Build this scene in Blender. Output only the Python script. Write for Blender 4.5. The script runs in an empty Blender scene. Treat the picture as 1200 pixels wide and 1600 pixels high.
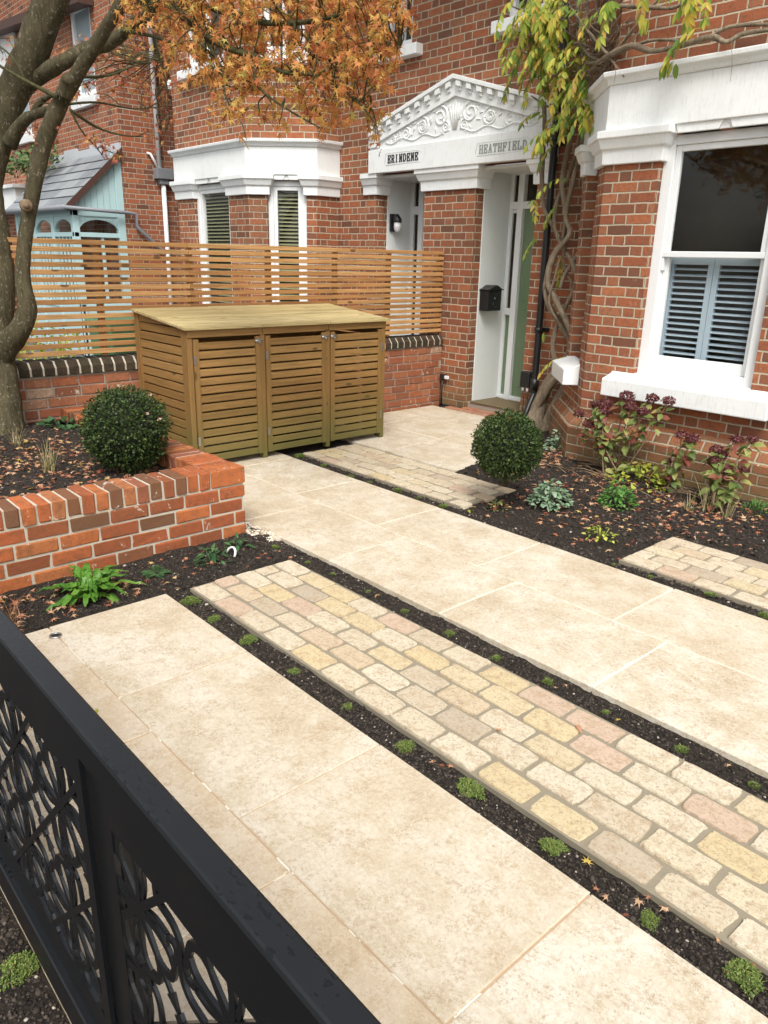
import bpy, math, random
from mathutils import Vector, Matrix, noise
from math import pi, sin, cos, radians as R

# ------------------------------------------------------------------ camera, world, sun, exposure
scn = bpy.context.scene
COL = scn.collection
YAW, PITCH, ROLL, HCAM, FPX = R(47.776), R(18.515), R(1.342), 1.68, 1184.16
fwd = Vector((-sin(YAW)*cos(PITCH), cos(YAW)*cos(PITCH), -sin(PITCH)))
rt0 = Vector((cos(YAW), sin(YAW), 0)); up0 = rt0.cross(fwd)
rt = rt0*cos(ROLL) + up0*sin(ROLL); up = -rt0*sin(ROLL) + up0*cos(ROLL)
CAM = Vector((0, 0, HCAM))
cd = bpy.data.cameras.new('camera'); cam = bpy.data.objects.new('camera', cd); COL.objects.link(cam)
cd.sensor_fit = 'HORIZONTAL'; cd.sensor_width = 36; cd.lens = 36*FPX/1200; cd.clip_start = .02; cd.clip_end = 600
m = Matrix.Identity(4)
for i, v in enumerate((rt, up, -fwd)):
    for j in range(3): m[j][i] = v[j]
m.translation = CAM; cam.matrix_world = m; scn.camera = cam

SUN_EL, SUN_AZ = R(52), R(130)          # azimuth measured clockwise from +Y
w = bpy.data.worlds.new('World'); scn.world = w; w.use_nodes = True
nt = w.node_tree; nt.nodes.clear()
sky = nt.nodes.new('ShaderNodeTexSky'); sky.sky_type = 'NISHITA'; sky.sun_disc = False
sky.sun_elevation = SUN_EL; sky.sun_rotation = SUN_AZ; sky.air_density = 1.4; sky.dust_density = 5.0; sky.ozone_density = 1.0
hs = nt.nodes.new('ShaderNodeHueSaturation'); hs.inputs['Saturation'].default_value = .22
bg = nt.nodes.new('ShaderNodeBackground'); bg.inputs[1].default_value = .125
wo = nt.nodes.new('ShaderNodeOutputWorld')
nt.links.new(sky.outputs[0], hs.inputs['Color']); nt.links.new(hs.outputs[0], bg.inputs[0]); nt.links.new(bg.outputs[0], wo.inputs[0])
sd = bpy.data.lights.new('sun', 'SUN'); sd.energy = 1.5; sd.angle = R(20); sd.color = (1, .96, .9)
so = bpy.data.objects.new('sun', sd); COL.objects.link(so)
sdir = Vector((sin(SUN_AZ)*cos(SUN_EL), cos(SUN_AZ)*cos(SUN_EL), sin(SUN_EL)))
so.rotation_euler = sdir.to_track_quat('Z', 'Y').to_euler(); so.location = (0, -3, 12)
vs = scn.view_settings; vs.view_transform = 'Standard'; vs.look = 'None'; vs.gamma = 1; vs.use_curve_mapping = False
vs.exposure = .74
scn.cycles.max_bounces = 6; scn.cycles.transparent_max_bounces = 8
scn.cycles.use_denoising = True

# ------------------------------------------------------------------ measuring helpers (pixel of the 1200x1600 photo -> a place in the garden)
def ray(x, y):
    return rt*((x-600)/FPX) + up*(-(y-800)/FPX) + fwd
def onY(x, y, Y):
    d = ray(x, y); return CAM + d*(Y/d.y)
def onX(x, y, X):
    d = ray(x, y); return CAM + d*(X/d.x)
def onZ(x, y, z=0):
    d = ray(x, y); return CAM + d*((z-HCAM)/d.z)
def atD(x, y, dist): return CAM + ray(x, y)*dist
rnd = random.Random(7)
def U(a, b): return rnd.uniform(a, b)

# ------------------------------------------------------------------ node materials
class NT:
    def __init__(s, name):
        s.m = bpy.data.materials.new(name); s.m.use_nodes = True; s.t = s.m.node_tree; s.t.nodes.clear()
        s.out = s.n('ShaderNodeOutputMaterial')
    def n(s, typ, **kw):
        nd = s.t.nodes.new(typ)
        for k, v in kw.items(): setattr(nd, k, v)
        return nd
    def set(s, sock, v):
        if isinstance(v, bpy.types.NodeSocket): s.t.links.new(v, sock)
        elif v is not None:
            if isinstance(v, (tuple, list)) and len(v) == 3 and sock.type == 'RGBA': v = (*v, 1)
            sock.default_value = v
    def math(s, op, a, b=None, c=None, clamp=False):
        nd = s.n('ShaderNodeMath', operation=op, use_clamp=clamp)
        for i, v in enumerate((a, b, c)):
            if v is not None: s.set(nd.inputs[i], v)
        return nd.outputs[0]
    def vmath(s, op, a, b=None):
        nd = s.n('ShaderNodeVectorMath', operation=op); s.set(nd.inputs[0], a)
        if b is not None: s.set(nd.inputs[1], b)
        return nd
    def mix(s, f, a, b, mode='MIX'):
        nd = s.n('ShaderNodeMix', data_type='RGBA', blend_type=mode); nd.clamp_factor = True
        s.set(nd.inputs[0], f); s.set(nd.inputs[6], a); s.set(nd.inputs[7], b); return nd.outputs[2]
    def ramp(s, f, stops, interp='LINEAR'):
        nd = s.n('ShaderNodeValToRGB'); cr = nd.color_ramp; cr.interpolation = interp
        while len(cr.elements) < len(stops): cr.elements.new(.5)
        for e, (p, c) in zip(cr.elements, stops):
            e.position = p; e.color = (*c, 1) if len(c) == 3 else c
        s.set(nd.inputs[0], f); return nd.outputs[0]
    def noise(s, scale, detail=4, rough=.55, vec=None, dist=0):
        nd = s.n('ShaderNodeTexNoise'); nd.inputs['Scale'].default_value = scale
        nd.inputs['Detail'].default_value = detail; nd.inputs['Roughness'].default_value = rough
        nd.inputs['Distortion'].default_value = dist
        s.set(nd.inputs['Vector'], vec if vec is not None else s.pos()); return nd.outputs[0]
    def voro(s, scale, vec=None, feature='F1', out=0):
        nd = s.n('ShaderNodeTexVoronoi', feature=feature); nd.inputs['Scale'].default_value = scale
        s.set(nd.inputs['Vector'], vec if vec is not None else s.pos()); return nd.outputs[out]
    def geo(s):
        if not hasattr(s, '_g'): s._g = s.n('ShaderNodeNewGeometry')
        return s._g
    def pos(s):
        if not hasattr(s, '_p'): s._p = s.n('ShaderNodeTexCoord').outputs['Object']
        return s._p
    def island(s): return s.geo().outputs['Random Per Island']
    def stretch(s, sx, sy, sz, vec=None):
        nd = s.n('ShaderNodeMapping'); nd.inputs['Scale'].default_value = (sx, sy, sz)
        s.set(nd.inputs[0], vec if vec is not None else s.pos()); return nd.outputs[0]
    def bump(s, h, strength=.3, dist=.01):
        nd = s.n('ShaderNodeBump'); nd.inputs['Strength'].default_value = strength; nd.inputs['Distance'].default_value = dist
        s.set(nd.inputs['Height'], h); return nd.outputs[0]
    def bsdf(s, col, rough=.6, normal=None, metal=0, spec=.5, coat=0, trans=0, tcol=None):
        b = s.n('ShaderNodeBsdfPrincipled'); s.set(b.inputs['Base Color'], col); s.set(b.inputs['Roughness'], rough)
        b.inputs['Metallic'].default_value = metal; s.set(b.inputs['Specular IOR Level'], spec)
        b.inputs['Coat Weight'].default_value = coat
        if normal is not None: s.set(b.inputs['Normal'], normal)
        sh = b.outputs[0]
        if trans:
            t = s.n('ShaderNodeBsdfTranslucent'); s.set(t.inputs[0], tcol if tcol is not None else col)
            mx = s.n('ShaderNodeMixShader'); mx.inputs[0].default_value = trans
            s.t.links.new(sh, mx.inputs[1]); s.t.links.new(t.outputs[0], mx.inputs[2]); sh = mx.outputs[0]
        s.t.links.new(sh, s.out.inputs[0]); return s.m

M = {}
def brick_facade(name, tone=(1, 1, 1), mortar=(.58, .51, .375), dark=0.0, dirt=True):
    s = NT(name); P = s.pos(); g = s.geo()
    T = s.vmath('CROSS_PRODUCT', (0, 0, 1), g.outputs['True Normal']).outputs[0]
    jig = s.n('ShaderNodeTexNoise'); jig.inputs['Scale'].default_value = 14; jig.inputs['Detail'].default_value = 3
    s.set(jig.inputs['Vector'], P)
    jo = s.vmath('SCALE', s.vmath('SUBTRACT', jig.outputs[1], (.5, .5, .5)).outputs[0]); jo.inputs['Scale'].default_value = .012
    PJ = s.vmath('ADD', P, jo.outputs[0]).outputs[0]
    u = s.vmath('DOT_PRODUCT', PJ, T).outputs['Value']
    sep = s.n('ShaderNodeSeparateXYZ'); s.set(sep.inputs[0], PJ); v = sep.outputs[2]
    CH, PER, ST = .079, .335, .672
    rv = s.math('DIVIDE', v, CH); row = s.math('FLOOR', rv); fv = s.math('FRACT', rv)
    uu = s.math('ADD', s.math('DIVIDE', u, PER), s.math('MULTIPLY', row, .5))
    # each course a little out of step
    rw = s.n('ShaderNodeTexWhiteNoise', noise_dimensions='1D'); s.set(rw.inputs['W'], row)
    uu = s.math('ADD', uu, s.math('MULTIPLY', rw.outputs[0], .05))
    cu = s.math('FLOOR', uu); fu = s.math('FRACT', uu)
    isH = s.math('GREATER_THAN', fu, ST)
    # distance to the nearest upright joint, metres
    d1 = s.math('MINIMUM', fu, s.math('SUBTRACT', 1, fu)); d2 = s.math('ABSOLUTE', s.math('SUBTRACT', fu, ST))
    du = s.math('MULTIPLY', s.math('MINIMUM', d1, d2), PER)
    dv = s.math('MULTIPLY', s.math('MINIMUM', fv, s.math('SUBTRACT', 1, fv)), CH)
    d = s.math('MINIMUM', du, dv)
    mask = s.n('ShaderNodeMapRange'); mask.inputs[1].default_value = .0042; mask.inputs[2].default_value = .0078
    s.set(mask.inputs[0], d); mk = mask.outputs[0]
    cid = s.n('ShaderNodeCombineXYZ'); s.set(cid.inputs[0], cu); s.set(cid.inputs[1], row); s.set(cid.inputs[2], isH)
    wn = s.n('ShaderNodeTexWhiteNoise', noise_dimensions='3D'); s.set(wn.inputs['Vector'], cid.outputs[0]); r = wn.outputs[0]
    t = tone
    def c(a): return tuple(min(1, a[i]*t[i]) for i in range(3))
    col = s.ramp(r, [(0, c((.09, .045, .03))), (.10, c((.17, .065, .038))), (.32, c((.27, .082, .038))), (.62, c((.34, .105, .046))), (.88, c((.39, .14, .06))), (1, c((.26, .125, .07)))])
    col = s.mix(s.math('MULTIPLY', isH, .42), col, c((.20, .085, .05)))
    n1 = s.noise(34, 7, .8); col = s.mix(s.math('MULTIPLY', s.math('MULTIPLY', s.math('SUBTRACT', n1, .47, clamp=True), 6, clamp=True), .68), col, c((.11, .045, .032)))
    sal = s.math('MULTIPLY', s.math('GREATER_THAN', s.noise(21, 6, .8), .62), s.math('GREATER_THAN', s.noise(1.7, 4, .6), .52)); col = s.mix(s.math('MULTIPLY', sal, .35), col, (.5, .42, .33))
    col = s.mix(s.math('MULTIPLY', s.noise(130, 3), .25), col, c((.45, .2, .11)))
    big = s.noise(1.1, 4, .6)
    mcol = s.mix(s.noise(60, 4), mortar, tuple(x*.62 for x in mortar))
    full = s.mix(mk, mcol, col)
    if dirt:
        full = s.mix(s.math('MULTIPLY', s.math('SUBTRACT', big, .5, clamp=True), 1.5, clamp=True), full, (.11, .07, .045))
        low = s.n('ShaderNodeMapRange'); low.inputs[1].default_value = .5; low.inputs[2].default_value = .05
        s.set(low.inputs[0], v); gm = s.math('MULTIPLY', s.math('MULTIPLY', low.outputs[0], s.noise(9, 4)), 1.0)
        full = s.mix(gm, full, (.13, .13, .06))
    if dark: full = s.mix(dark, full, (.09, .045, .03))
    h = s.math('ADD', s.math('MULTIPLY', mk, 1.0), s.math('MULTIPLY', s.noise(90, 4, .7), .5))
    h = s.math('ADD', h, s.math('MULTIPLY', r, .35))
    return s.bsdf(full, .88, s.bump(h, .75, .009), spec=.25)
M['brick'] = brick_facade('facade_brick')
M['brick_left'] = brick_facade('left_house_brick', tone=(1.05, 1.0, 1.0), mortar=(.50, .43, .33))
def brick_real(name, stops, moss=.0, lime=.6, speck=(.56, .21, .1)):
    s = NT(name); r = s.island()
    col = s.ramp(r, stops)
    off = s.vmath('ADD', s.pos(), s.vmath('SCALE', (17.0, 5.0, 9.0)).outputs[0]).outputs[0]
    n1 = s.noise(24, 8, .82); col = s.mix(s.math('MULTIPLY', s.math('MULTIPLY', s.math('SUBTRACT', n1, .46, clamp=True), 6, clamp=True), .7), col, (.11, .042, .025))
    col = s.mix(s.math('MULTIPLY', s.noise(150, 3, .8), .4), col, speck)
    lm = s.math('MULTIPLY', s.math('GREATER_THAN', s.noise(11, 6, .75, dist=.4), .62), s.math('GREATER_THAN', s.noise(60, 4, .7), .44))
    col = s.mix(s.math('MULTIPLY', lm, lime), col, (.66, .58, .47))
    if moss: col = s.mix(s.math('MULTIPLY', s.noise(6, 5), moss), col, (.1, .1, .04))
    h = s.math('ADD', s.noise(45, 6, .75), s.math('MULTIPLY', s.noise(220, 3), .3))
    return s.bsdf(col, .85, s.bump(h, .7, .006), spec=.3)
M['brick_garden'] = brick_real('reclaimed_red_brick', [(0, (.075, .05, .035)), (.10, (.12, .06, .035)), (.15, (.22, .058, .026)), (.45, (.36, .080, .028)), (.75, (.47, .125, .036)), (.9, (.46, .17, .06)), (1, (.24, .07, .05))], .16, .7, (.46, .17, .07))
M['brick_old'] = brick_real('old_wall_brick', [(0, (.15, .05, .035)), (.3, (.26, .065, .035)), (.7, (.34, .10, .045)), (.93, (.32, .13, .07)), (1, (.5, .40, .3))], .25, .85)
M['brick_cap'] = brick_real('blue_black_coping_brick', [(0, (.014, .012, .010)), (.5, (.026, .020, .015)), (.85, (.024, .026, .016)), (1, (.045, .025, .018))], .25, .04, (.03, .025, .02))
def simple(name, col, rough=.5, var=.12, nscale=12, bump=.1, bscale=60, **kw):
    s = NT(name); dk = tuple(c*.6 for c in col)
    c = s.mix(s.math('MULTIPLY', s.noise(nscale, 5, .65), var*2), col, dk)
    return s.bsdf(c, rough, s.bump(s.noise(bscale, 4), bump, .004) if bump else None, **kw)
M['mortar'] = simple('wall_mortar', (.55, .50, .40), .95, .3, 30, .5)
M['mortar_old'] = simple('old_mortar', (.38, .33, .27), .95, .4, 30, .5)
def white_paint():
    s = NT('white_masonry_paint')
    c = s.mix(s.math('MULTIPLY', s.math('SUBTRACT', s.noise(5, 6, .7), .5, clamp=True), 1.1), (.78, .80, .79), (.50, .50, .45))
    st = s.noise(9, 5, .7, s.stretch(9, 9, 1.0)); c = s.mix(s.math('MULTIPLY', s.math('SUBTRACT', st, .53, clamp=True), 2.6, clamp=True), c, (.52, .50, .44))
    h = s.math('ADD', s.noise(26, 5, .6), s.math('MULTIPLY', s.noise(180, 3), .25))
    return s.bsdf(c, .6, s.bump(h, .35, .005))
M['white'] = white_paint()
M['white_wood'] = simple('white_gloss_woodwork', (.76, .78, .78), .35, .06, 8, .05, 90)
M['white_porch'] = simple('white_porch_wall', (.72, .75, .73), .7, .1, 6, .2, 40)
M['grey_letter'] = simple('grey_letter_paint', (.30, .33, .30), .7)
M['black_letter'] = simple('black_letter_paint', (.03, .03, .035), .7)
M['shutter'] = simple('pale_blue_shutter', (.45, .54, .63), .4, .03)
M['blind'] = simple('cream_blind_slats', (.30, .29, .17), .6)
M['dark_void'] = simple('painted_dark_void', (.022, .016, .009), .9, .3, 3, 0)  # dim interior and brown pane reflections put into this near-black colour
M['green_door'] = simple('sage_green_door_paint', (.15, .22, .125), .4, .08, 8, .04)
M['turq'] = simple('turquoise_timber_paint', (.44, .62, .63), .5, .12, 9, .12)
M['slate'] = None
M['black_metal'] = simple('black_cast_metal', (.016, .017, .018), .35, .2, 20, .08, 200)
M['black_plastic'] = simple('black_plastic', (.018, .019, .02), .4, .2)
M['grey_plastic'] = simple('grey_plastic', (.22, .23, .25), .5, .1)
M['white_plastic'] = simple('white_plastic', (.8, .8, .8), .4, .05)
M['steel'] = simple('dull_steel', (.45, .45, .44), .35, .2, metal=.9)
M['green_plastic'] = simple('green_bin_plastic', (.10, .26, .13), .5, .15)
M['lead'] = simple('lead_flashing', (.52, .54, .57), .5, .2)
M['brown_wood'] = simple('brown_eaves_board', (.07, .03, .02), .6)
M['roof_tile'] = simple('roof_slate', (.12, .12, .13), .6, .3, 20, .3)
M['mat'] = simple('coir_mat', (.20, .15, .08), .95, .35, 40, .9, 300)
M['tile_red'] = brick_real('terracotta_paver', [(0, (.34, .13, .08)), (.5, (.42, .19, .12)), (1, (.38, .24, .17))], .1, .15)
M['asphalt'] = simple('footpath_asphalt', (.10, .10, .10), .9, .3, 60, .4, 300)
M['curtain'] = simple('net_curtain', (.35, .42, .45), .8, .4, 7, .2, s_dummy=None) if False else simple('net_curtain', (.35, .42, .45), .8, .4, 7, .2)
def glass():
    s = NT('window_glass'); fr = s.n('ShaderNodeLayerWeight'); fr.inputs[0].default_value = .5
    nz = s.bump(s.noise(3.0, 2), .06, .02); s.set(fr.inputs['Normal'], nz)
    gl = s.n('ShaderNodeBsdfGlossy'); gl.inputs['Roughness'].default_value = .02; s.set(gl.inputs['Normal'], nz)
    tr = s.n('ShaderNodeBsdfTransparent'); tr.inputs[0].default_value = (.97, .98, .97, 1)
    mx = s.n('ShaderNodeMixShader'); s.set(mx.inputs[0], s.math('ADD', .04, s.math('MULTIPLY', s.math('POWER', fr.outputs[1], 5), .9))); s.t.links.new(tr.outputs[0], mx.inputs[1]); s.t.links.new(gl.outputs[0], mx.inputs[2])
    s.t.links.new(mx.outputs[0], s.out.inputs[0]); return s.m
M['glass'] = glass()
def glass_painted():  # opaque pane: dim room and dark tree reflections painted into its colour
    s = NT('window_glass_painted_dark')
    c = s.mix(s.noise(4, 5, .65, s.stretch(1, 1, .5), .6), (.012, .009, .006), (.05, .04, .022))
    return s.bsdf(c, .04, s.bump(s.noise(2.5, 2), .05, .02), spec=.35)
M['glass_painted'] = glass_painted()
def slabs(name, warm=0.):
    s = NT(name); r = s.island()
    vec = s.vmath('ADD', s.pos(), s.vmath('SCALE', (31., 17., 3.)).outputs[0]).outputs[0]
    sc = s.n('ShaderNodeVectorMath', operation='SCALE'); sc.inputs[0].default_value = (31, 17, 3); s.set(sc.inputs['Scale'], r)
    vec = s.vmath('ADD', s.pos(), sc.outputs[0]).outputs[0]
    n1 = s.noise(3.6, 8, .72, vec, .25); g = s.noise(62, 10, .95, vec, .3); n2 = s.noise(15, 9, .85, vec, .3)
    c = s.ramp(n1, [(.36, (.47, .39, .275)), (.47, (.57, .50, .38)), (.60, (.67, .625, .53))])
    # tan staining gathers in patches and breaks up into fine grain
    pm = s.math('MULTIPLY', s.math('SUBTRACT', n2, .47, clamp=True), 9, clamp=True)
    gr = s.math('MULTIPLY', s.math('SUBTRACT', g, .485, clamp=True), 17, clamp=True)
    c = s.mix(s.math('MULTIPLY', gr, s.math('ADD', .22, s.math('MULTIPLY', pm, .66))), c, (.34, .24, .145))
    hi = s.math('MULTIPLY', s.math('SUBTRACT', .485, g, clamp=True), 15.0, clamp=True)
    c = s.mix(s.math('MULTIPLY', hi, .55), c, (.72, .69, .60))
    n3 = s.noise(110, 6, .85, vec, .3); pit = s.math('MULTIPLY', s.math('GREATER_THAN', n3, .57), s.math('GREATER_THAN', s.noise(7, 5, .7, vec), .53))
    c = s.mix(s.math('MULTIPLY', pit, .65), c, (.22, .16, .10))
    c = s.mix(s.math('MULTIPLY', r, .28), c, (.52, .42, .29)); st = s.noise(1.6, 5, .7, vec, .5); c = s.mix(s.math('MULTIPLY', s.math('SUBTRACT', st, .56, clamp=True), 2.2, clamp=True), c, (.38, .30, .20))
    if warm: c = s.mix(warm, c, (.55, .38, .22))
    h = s.math('ADD', g, s.math('MULTIPLY', n2, .7))
    rg = s.math('ADD', .42, s.math('MULTIPLY', n2, .35))
    return s.bsdf(c, rg, s.bump(h, .28, .006), spec=.35)
M['slab'] = slabs('cream_stone_slab'); M['slab_warm'] = slabs('warm_cream_stone_slab', .22)
def grout():
    s = NT('slab_grout'); sep = s.n('ShaderNodeSeparateXYZ'); s.set(sep.inputs[0], s.pos())
    near = s.math('LESS_THAN', sep.outputs[1], 1.62)
    o = s.math('MULTIPLY', near, s.math('GREATER_THAN', s.noise(2.6, 5, .7), .45))
    c = s.mix(s.noise(40, 4), (.80, .77, .69), (.66, .61, .52)); oc = s.mix(s.noise(18, 5, .7), (.34, .18, .08), (.52, .38, .24))
    return s.bsdf(s.mix(s.math('MULTIPLY', o, .9), c, oc), .9, s.bump(s.noise(120, 3), .3, .003))
M['grout'] = grout()
def setts():
    s = NT('tumbled_sandstone_sett'); r = s.island()
    c = s.ramp(r, [(0, (.42, .36, .28)), (.06, (.50, .43, .32)), (.2, (.57, .50, .37)), (.60, (.62, .56, .43)), (.72, (.58, .47, .27)), (.84, (.58, .50, .33)), (.90, (.54, .41, .31)), (1, (.52, .40, .30))])
    n = s.noise(17, 9, .85, dist=.5); c = s.mix(s.math('MULTIPLY', s.math('MULTIPLY', s.math('SUBTRACT', n, .50, clamp=True), 13, clamp=True), .55), c, (.36, .25, .145)); g = s.noise(70, 9, .92, dist=.3)
    c = s.mix(s.math('MULTIPLY', s.math('MULTIPLY', s.math('SUBTRACT', g, .49, clamp=True), 15, clamp=True), .4), c, (.34, .24, .15))
    n2 = s.noise(75, 5, .8); c = s.mix(s.math('MULTIPLY', s.math('GREATER_THAN', n2, .57), .6), c, (.27, .2, .14))
    h = s.math('ADD', n, s.math('MULTIPLY', n2, .5))
    return s.bsdf(c, .75, s.bump(h, .55, .006), spec=.3)
M['sett'] = setts()
M['sett_joint'] = simple('sett_mortar', (.29, .25, .18), .95, .35, 40, .5, 200)
def soil():
    s = NT('dark_damp_soil'); n = s.noise(35, 7, .8)
    c = s.ramp(n, [(.3, (.014, .011, .009)), (.5, (.038, .030, .024)), (.72, (.085, .066, .050))])
    c = s.mix(s.math('MULTIPLY', s.math('GREATER_THAN', s.noise(210, 3), .70), .55), c, (.20, .16, .12))
    h = s.math('ADD', s.noise(60, 8, .85), s.math('MULTIPLY', s.voro(90), .6))
    return s.bsdf(c, .85, s.bump(h, 1.0, .02), spec=.25)
M['soil'] = soil()
def crumb():
    s = NT('soil_crumb'); c = s.ramp(s.island(), [(0, (.014, .011, .010)), (.6, (.043, .034, .027)), (.93, (.085, .068, .053)), (.985, (.13, .105, .085)), (.99, (.36, .31, .25)), (1, (.45, .40, .34))])
    return s.bsdf(c, .85, s.bump(s.noise(220, 3), .6, .003), spec=.25)
M['crumb'] = crumb()
def gravel():
    s = NT('pale_gravel'); c = s.ramp(s.island(), [(0, (.30, .22, .14)), (.4, (.5, .42, .32)), (1, (.7, .66, .58))]); return s.bsdf(c, .7)
M['gravel'] = gravel()
def wood(name, cols, axis, green=0., rough=.6, grain=1.):
    s = NT(name); r = s.island(); st = {'x': (.6, 14, 14), 'y': (14, .6, 14), 'z': (14, 14, .6)}[axis]
    sc = s.n('ShaderNodeVectorMath', operation='SCALE'); sc.inputs[0].default_value = (7, 13, 5); s.set(sc.inputs['Scale'], r)
    v = s.vmath('ADD', s.stretch(*st), sc.outputs[0]).outputs[0]
    n = s.noise(3.2, 6, .65, v, 1.2)
    c = s.ramp(r, [(0, cols[0]), (.5, cols[1]), (1, cols[2])])
    c = s.mix(s.math('MULTIPLY', s.math('SUBTRACT', n, .42, clamp=True), 2.2*grain, clamp=True), c, tuple(x*.45 for x in cols[0]))
    kn = s.voro(2.6, s.vmath('ADD', s.stretch(*[max(1, a/5) for a in st]), sc.outputs[0]).outputs[0])
    c = s.mix(s.math('MULTIPLY', s.math('LESS_THAN', kn, .10), .8), c, tuple(x*.28 for x in cols[0]))
    if green:
        sep = s.n('ShaderNodeSeparateXYZ'); s.set(sep.inputs[0], s.pos())
        lo = s.n('ShaderNodeMapRange'); lo.inputs[1].default_value = .55; lo.inputs[2].default_value = 0; s.set(lo.inputs[0], sep.outputs[2])
        g = s.math('ADD', s.math('MULTIPLY', lo.outputs[0], .7), s.math('MULTIPLY', s.noise(2.2, 4, .6), .35))
        c = s.mix(s.math('MULTIPLY', g, green), c, (.10, .11, .03))
    return s.bsdf(c, rough, s.bump(n, .25, .004), spec=.35)
CED = [(.34, .165, .06), (.47, .245, .09), (.58, .335, .14)]
M['cedar'] = wood('cedar_slat', CED, 'y', rough=.55); M['cedar_z'] = wood('cedar_post', CED, 'z')
TRE = [(.23, .112, .036), (.32, .165, .054), (.40, .222, .08)]
M['treated_y'] = wood('treated_softwood_slat', TRE, 'y', 1.); M['treated_x'] = wood('treated_softwood_side', TRE, 'x', 1.); M['treated_z'] = wood('treated_softwood_post', TRE, 'z', 1.)
M['lid'] = wood('weathered_lid_board', [(.42, .33, .15), (.52, .41, .20), (.60, .49, .26)], 'y', .15, .6, 1.5)
def slate():
    s = NT('slate_roof_tile'); c = s.ramp(s.island(), [(0, (.17, .19, .21)), (.5, (.24, .26, .28)), (1, (.32, .34, .35))])
    c = s.mix(s.math('MULTIPLY', s.noise(14, 5, .7), .4), c, (.13, .14, .14)); return s.bsdf(c, .5, s.bump(s.noise(50, 4), .3, .004))
M['slate'] = slate()
def gate_paint():
    s = NT('black_powder_coat'); n = s.noise(340, 3, .6)
    topf = s.n('ShaderNodeSeparateXYZ'); s.set(topf.inputs[0], s.geo().outputs['True Normal'])
    wet = s.math('MULTIPLY', s.math('GREATER_THAN', topf.outputs[2], .5), s.math('MULTIPLY', s.math('GREATER_THAN', s.noise(75, 3, .5, s.stretch(1, 1.6, 1)), .60), s.math('GREATER_THAN', s.noise(3.5, 2), .53)))
    c = s.mix(s.math('MULTIPLY', s.math('SUBTRACT', s.noise(6, 6, .7), .5, clamp=True), 1.2), (.0055, .0065, .008), (.016, .016, .0155)); c = s.mix(wet, c, (.002, .0024, .003))
    return s.bsdf(c, s.math('SUBTRACT', .34, s.math('MULTIPLY', wet, .24)), s.bump(s.math('ADD', s.math('MULTIPLY', n, .4), wet), .12, .001), spec=.55)
M['gate'] = gate_paint()
def bark(name, a, b, spot, spots=.6):
    s = NT(name); n = s.noise(16, 9, .8, s.stretch(1, 1, .30), .6)
    c = s.ramp(n, [(.34, a), (.60, b)])
    c = s.mix(s.math('MULTIPLY', s.noise(2.2, 4, .6), .5), c, tuple(x*.55 for x in a))
    sp = s.math('MULTIPLY', s.math('GREATER_THAN', s.noise(48, 3, .6, s.stretch(1, 1, .7)), .62), s.math('MULTIPLY', s.noise(3, 3), spots*1.7))
    c = s.mix(sp, c, spot)
    rg = s.noise(40, 6, .7, s.stretch(1, 1, .12))
    return s.bsdf(c, .85, s.bump(s.math('ADD', n, s.math('MULTIPLY', rg, 1.6)), .95, .02), spec=.2)
M['bark'] = bark('maple_bark', (.05, .043, .022), (.15, .125, .07), (.40, .37, .29), .45)
M['twig'] = bark('maple_twig', (.05, .05, .02), (.13, .12, .05), (.2, .18, .1), .3)
M['vine'] = bark('wisteria_stem', (.18, .135, .09), (.42, .34, .24), (.5, .44, .33), .3)
M['stem'] = bark('dry_stem', (.20, .13, .08), (.38, .28, .18), (.5, .4, .28), .2)
def leafm(name, stops, trans=.25, rough=.5, spec=.4, nvar=.3):
    s = NT(name); c = s.ramp(s.island(), stops)
    c = s.mix(s.math('MULTIPLY', s.noise(45, 4, .7), nvar), c, tuple(x*.45 for x in stops[0][1]))
    return s.bsdf(c, rough, s.bump(s.noise(80, 3), .2, .003), trans=trans, spec=spec)
M['maple_leaf'] = leafm('maple_leaf_orange', [(0, (.44, .12, .05)), (.12, (.64, .24, .09)), (.4, (.76, .36, .11)), (.7, (.78, .46, .12)), (.92, (.74, .54, .14)), (1, (.58, .56, .16))], .45)
M['maple_far'] = leafm('maple_leaf_russet', [(0, (.36, .07, .04)), (.4, (.58, .20, .10)), (.8, (.68, .32, .14)), (1, (.72, .5, .12))], .4)
M['litter'] = leafm('fallen_leaf', [(0, (.22, .05, .03)), (.3, (.40, .16, .08)), (.6, (.55, .30, .17)), (.85, (.62, .42, .26)), (1, (.55, .4, .08))], .1, .7)
M['wist_leaf'] = leafm('wisteria_leaf', [(0, (.12, .22, .035)), (.4, (.32, .42, .06)), (.65, (.58, .56, .09)), (.92, (.70, .50, .09)), (1, (.45, .24, .06))], .35)
M['box_leaf'] = leafm('box_leaf_dark', [(0, (.016, .032, .008)), (.5, (.034, .065, .014)), (.9, (.075, .12, .025)), (1, (.14, .18, .05))], .12, .5, .3)
M['box_core'] = simple('box_dark_core', (.006, .007, .004), .95)
M['dry_petal'] = leafm('dry_pink_petal', [(0, (.4, .25, .18)), (1, (.62, .45, .36))], .2)
M['fern'] = leafm('fern_frond', [(0, (.06, .18, .02)), (.6, (.12, .28, .035)), (1, (.20, .36, .06))], .25, .35)
M['green_leaf'] = leafm('bright_green_leaf', [(0, (.05, .17, .03)), (.6, (.11, .28, .05)), (1, (.22, .40, .10))], .25)
M['grey_leaf'] = leafm('grey_green_leaf', [(0, (.14, .24, .13)), (.6, (.26, .38, .24)), (1, (.42, .52, .38))], .2)
M['dark_leaf'] = leafm('dark_green_leaf', [(0, (.02, .07, .025)), (.6, (.05, .13, .045)), (1, (.10, .20, .08))], .1, .35)
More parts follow.
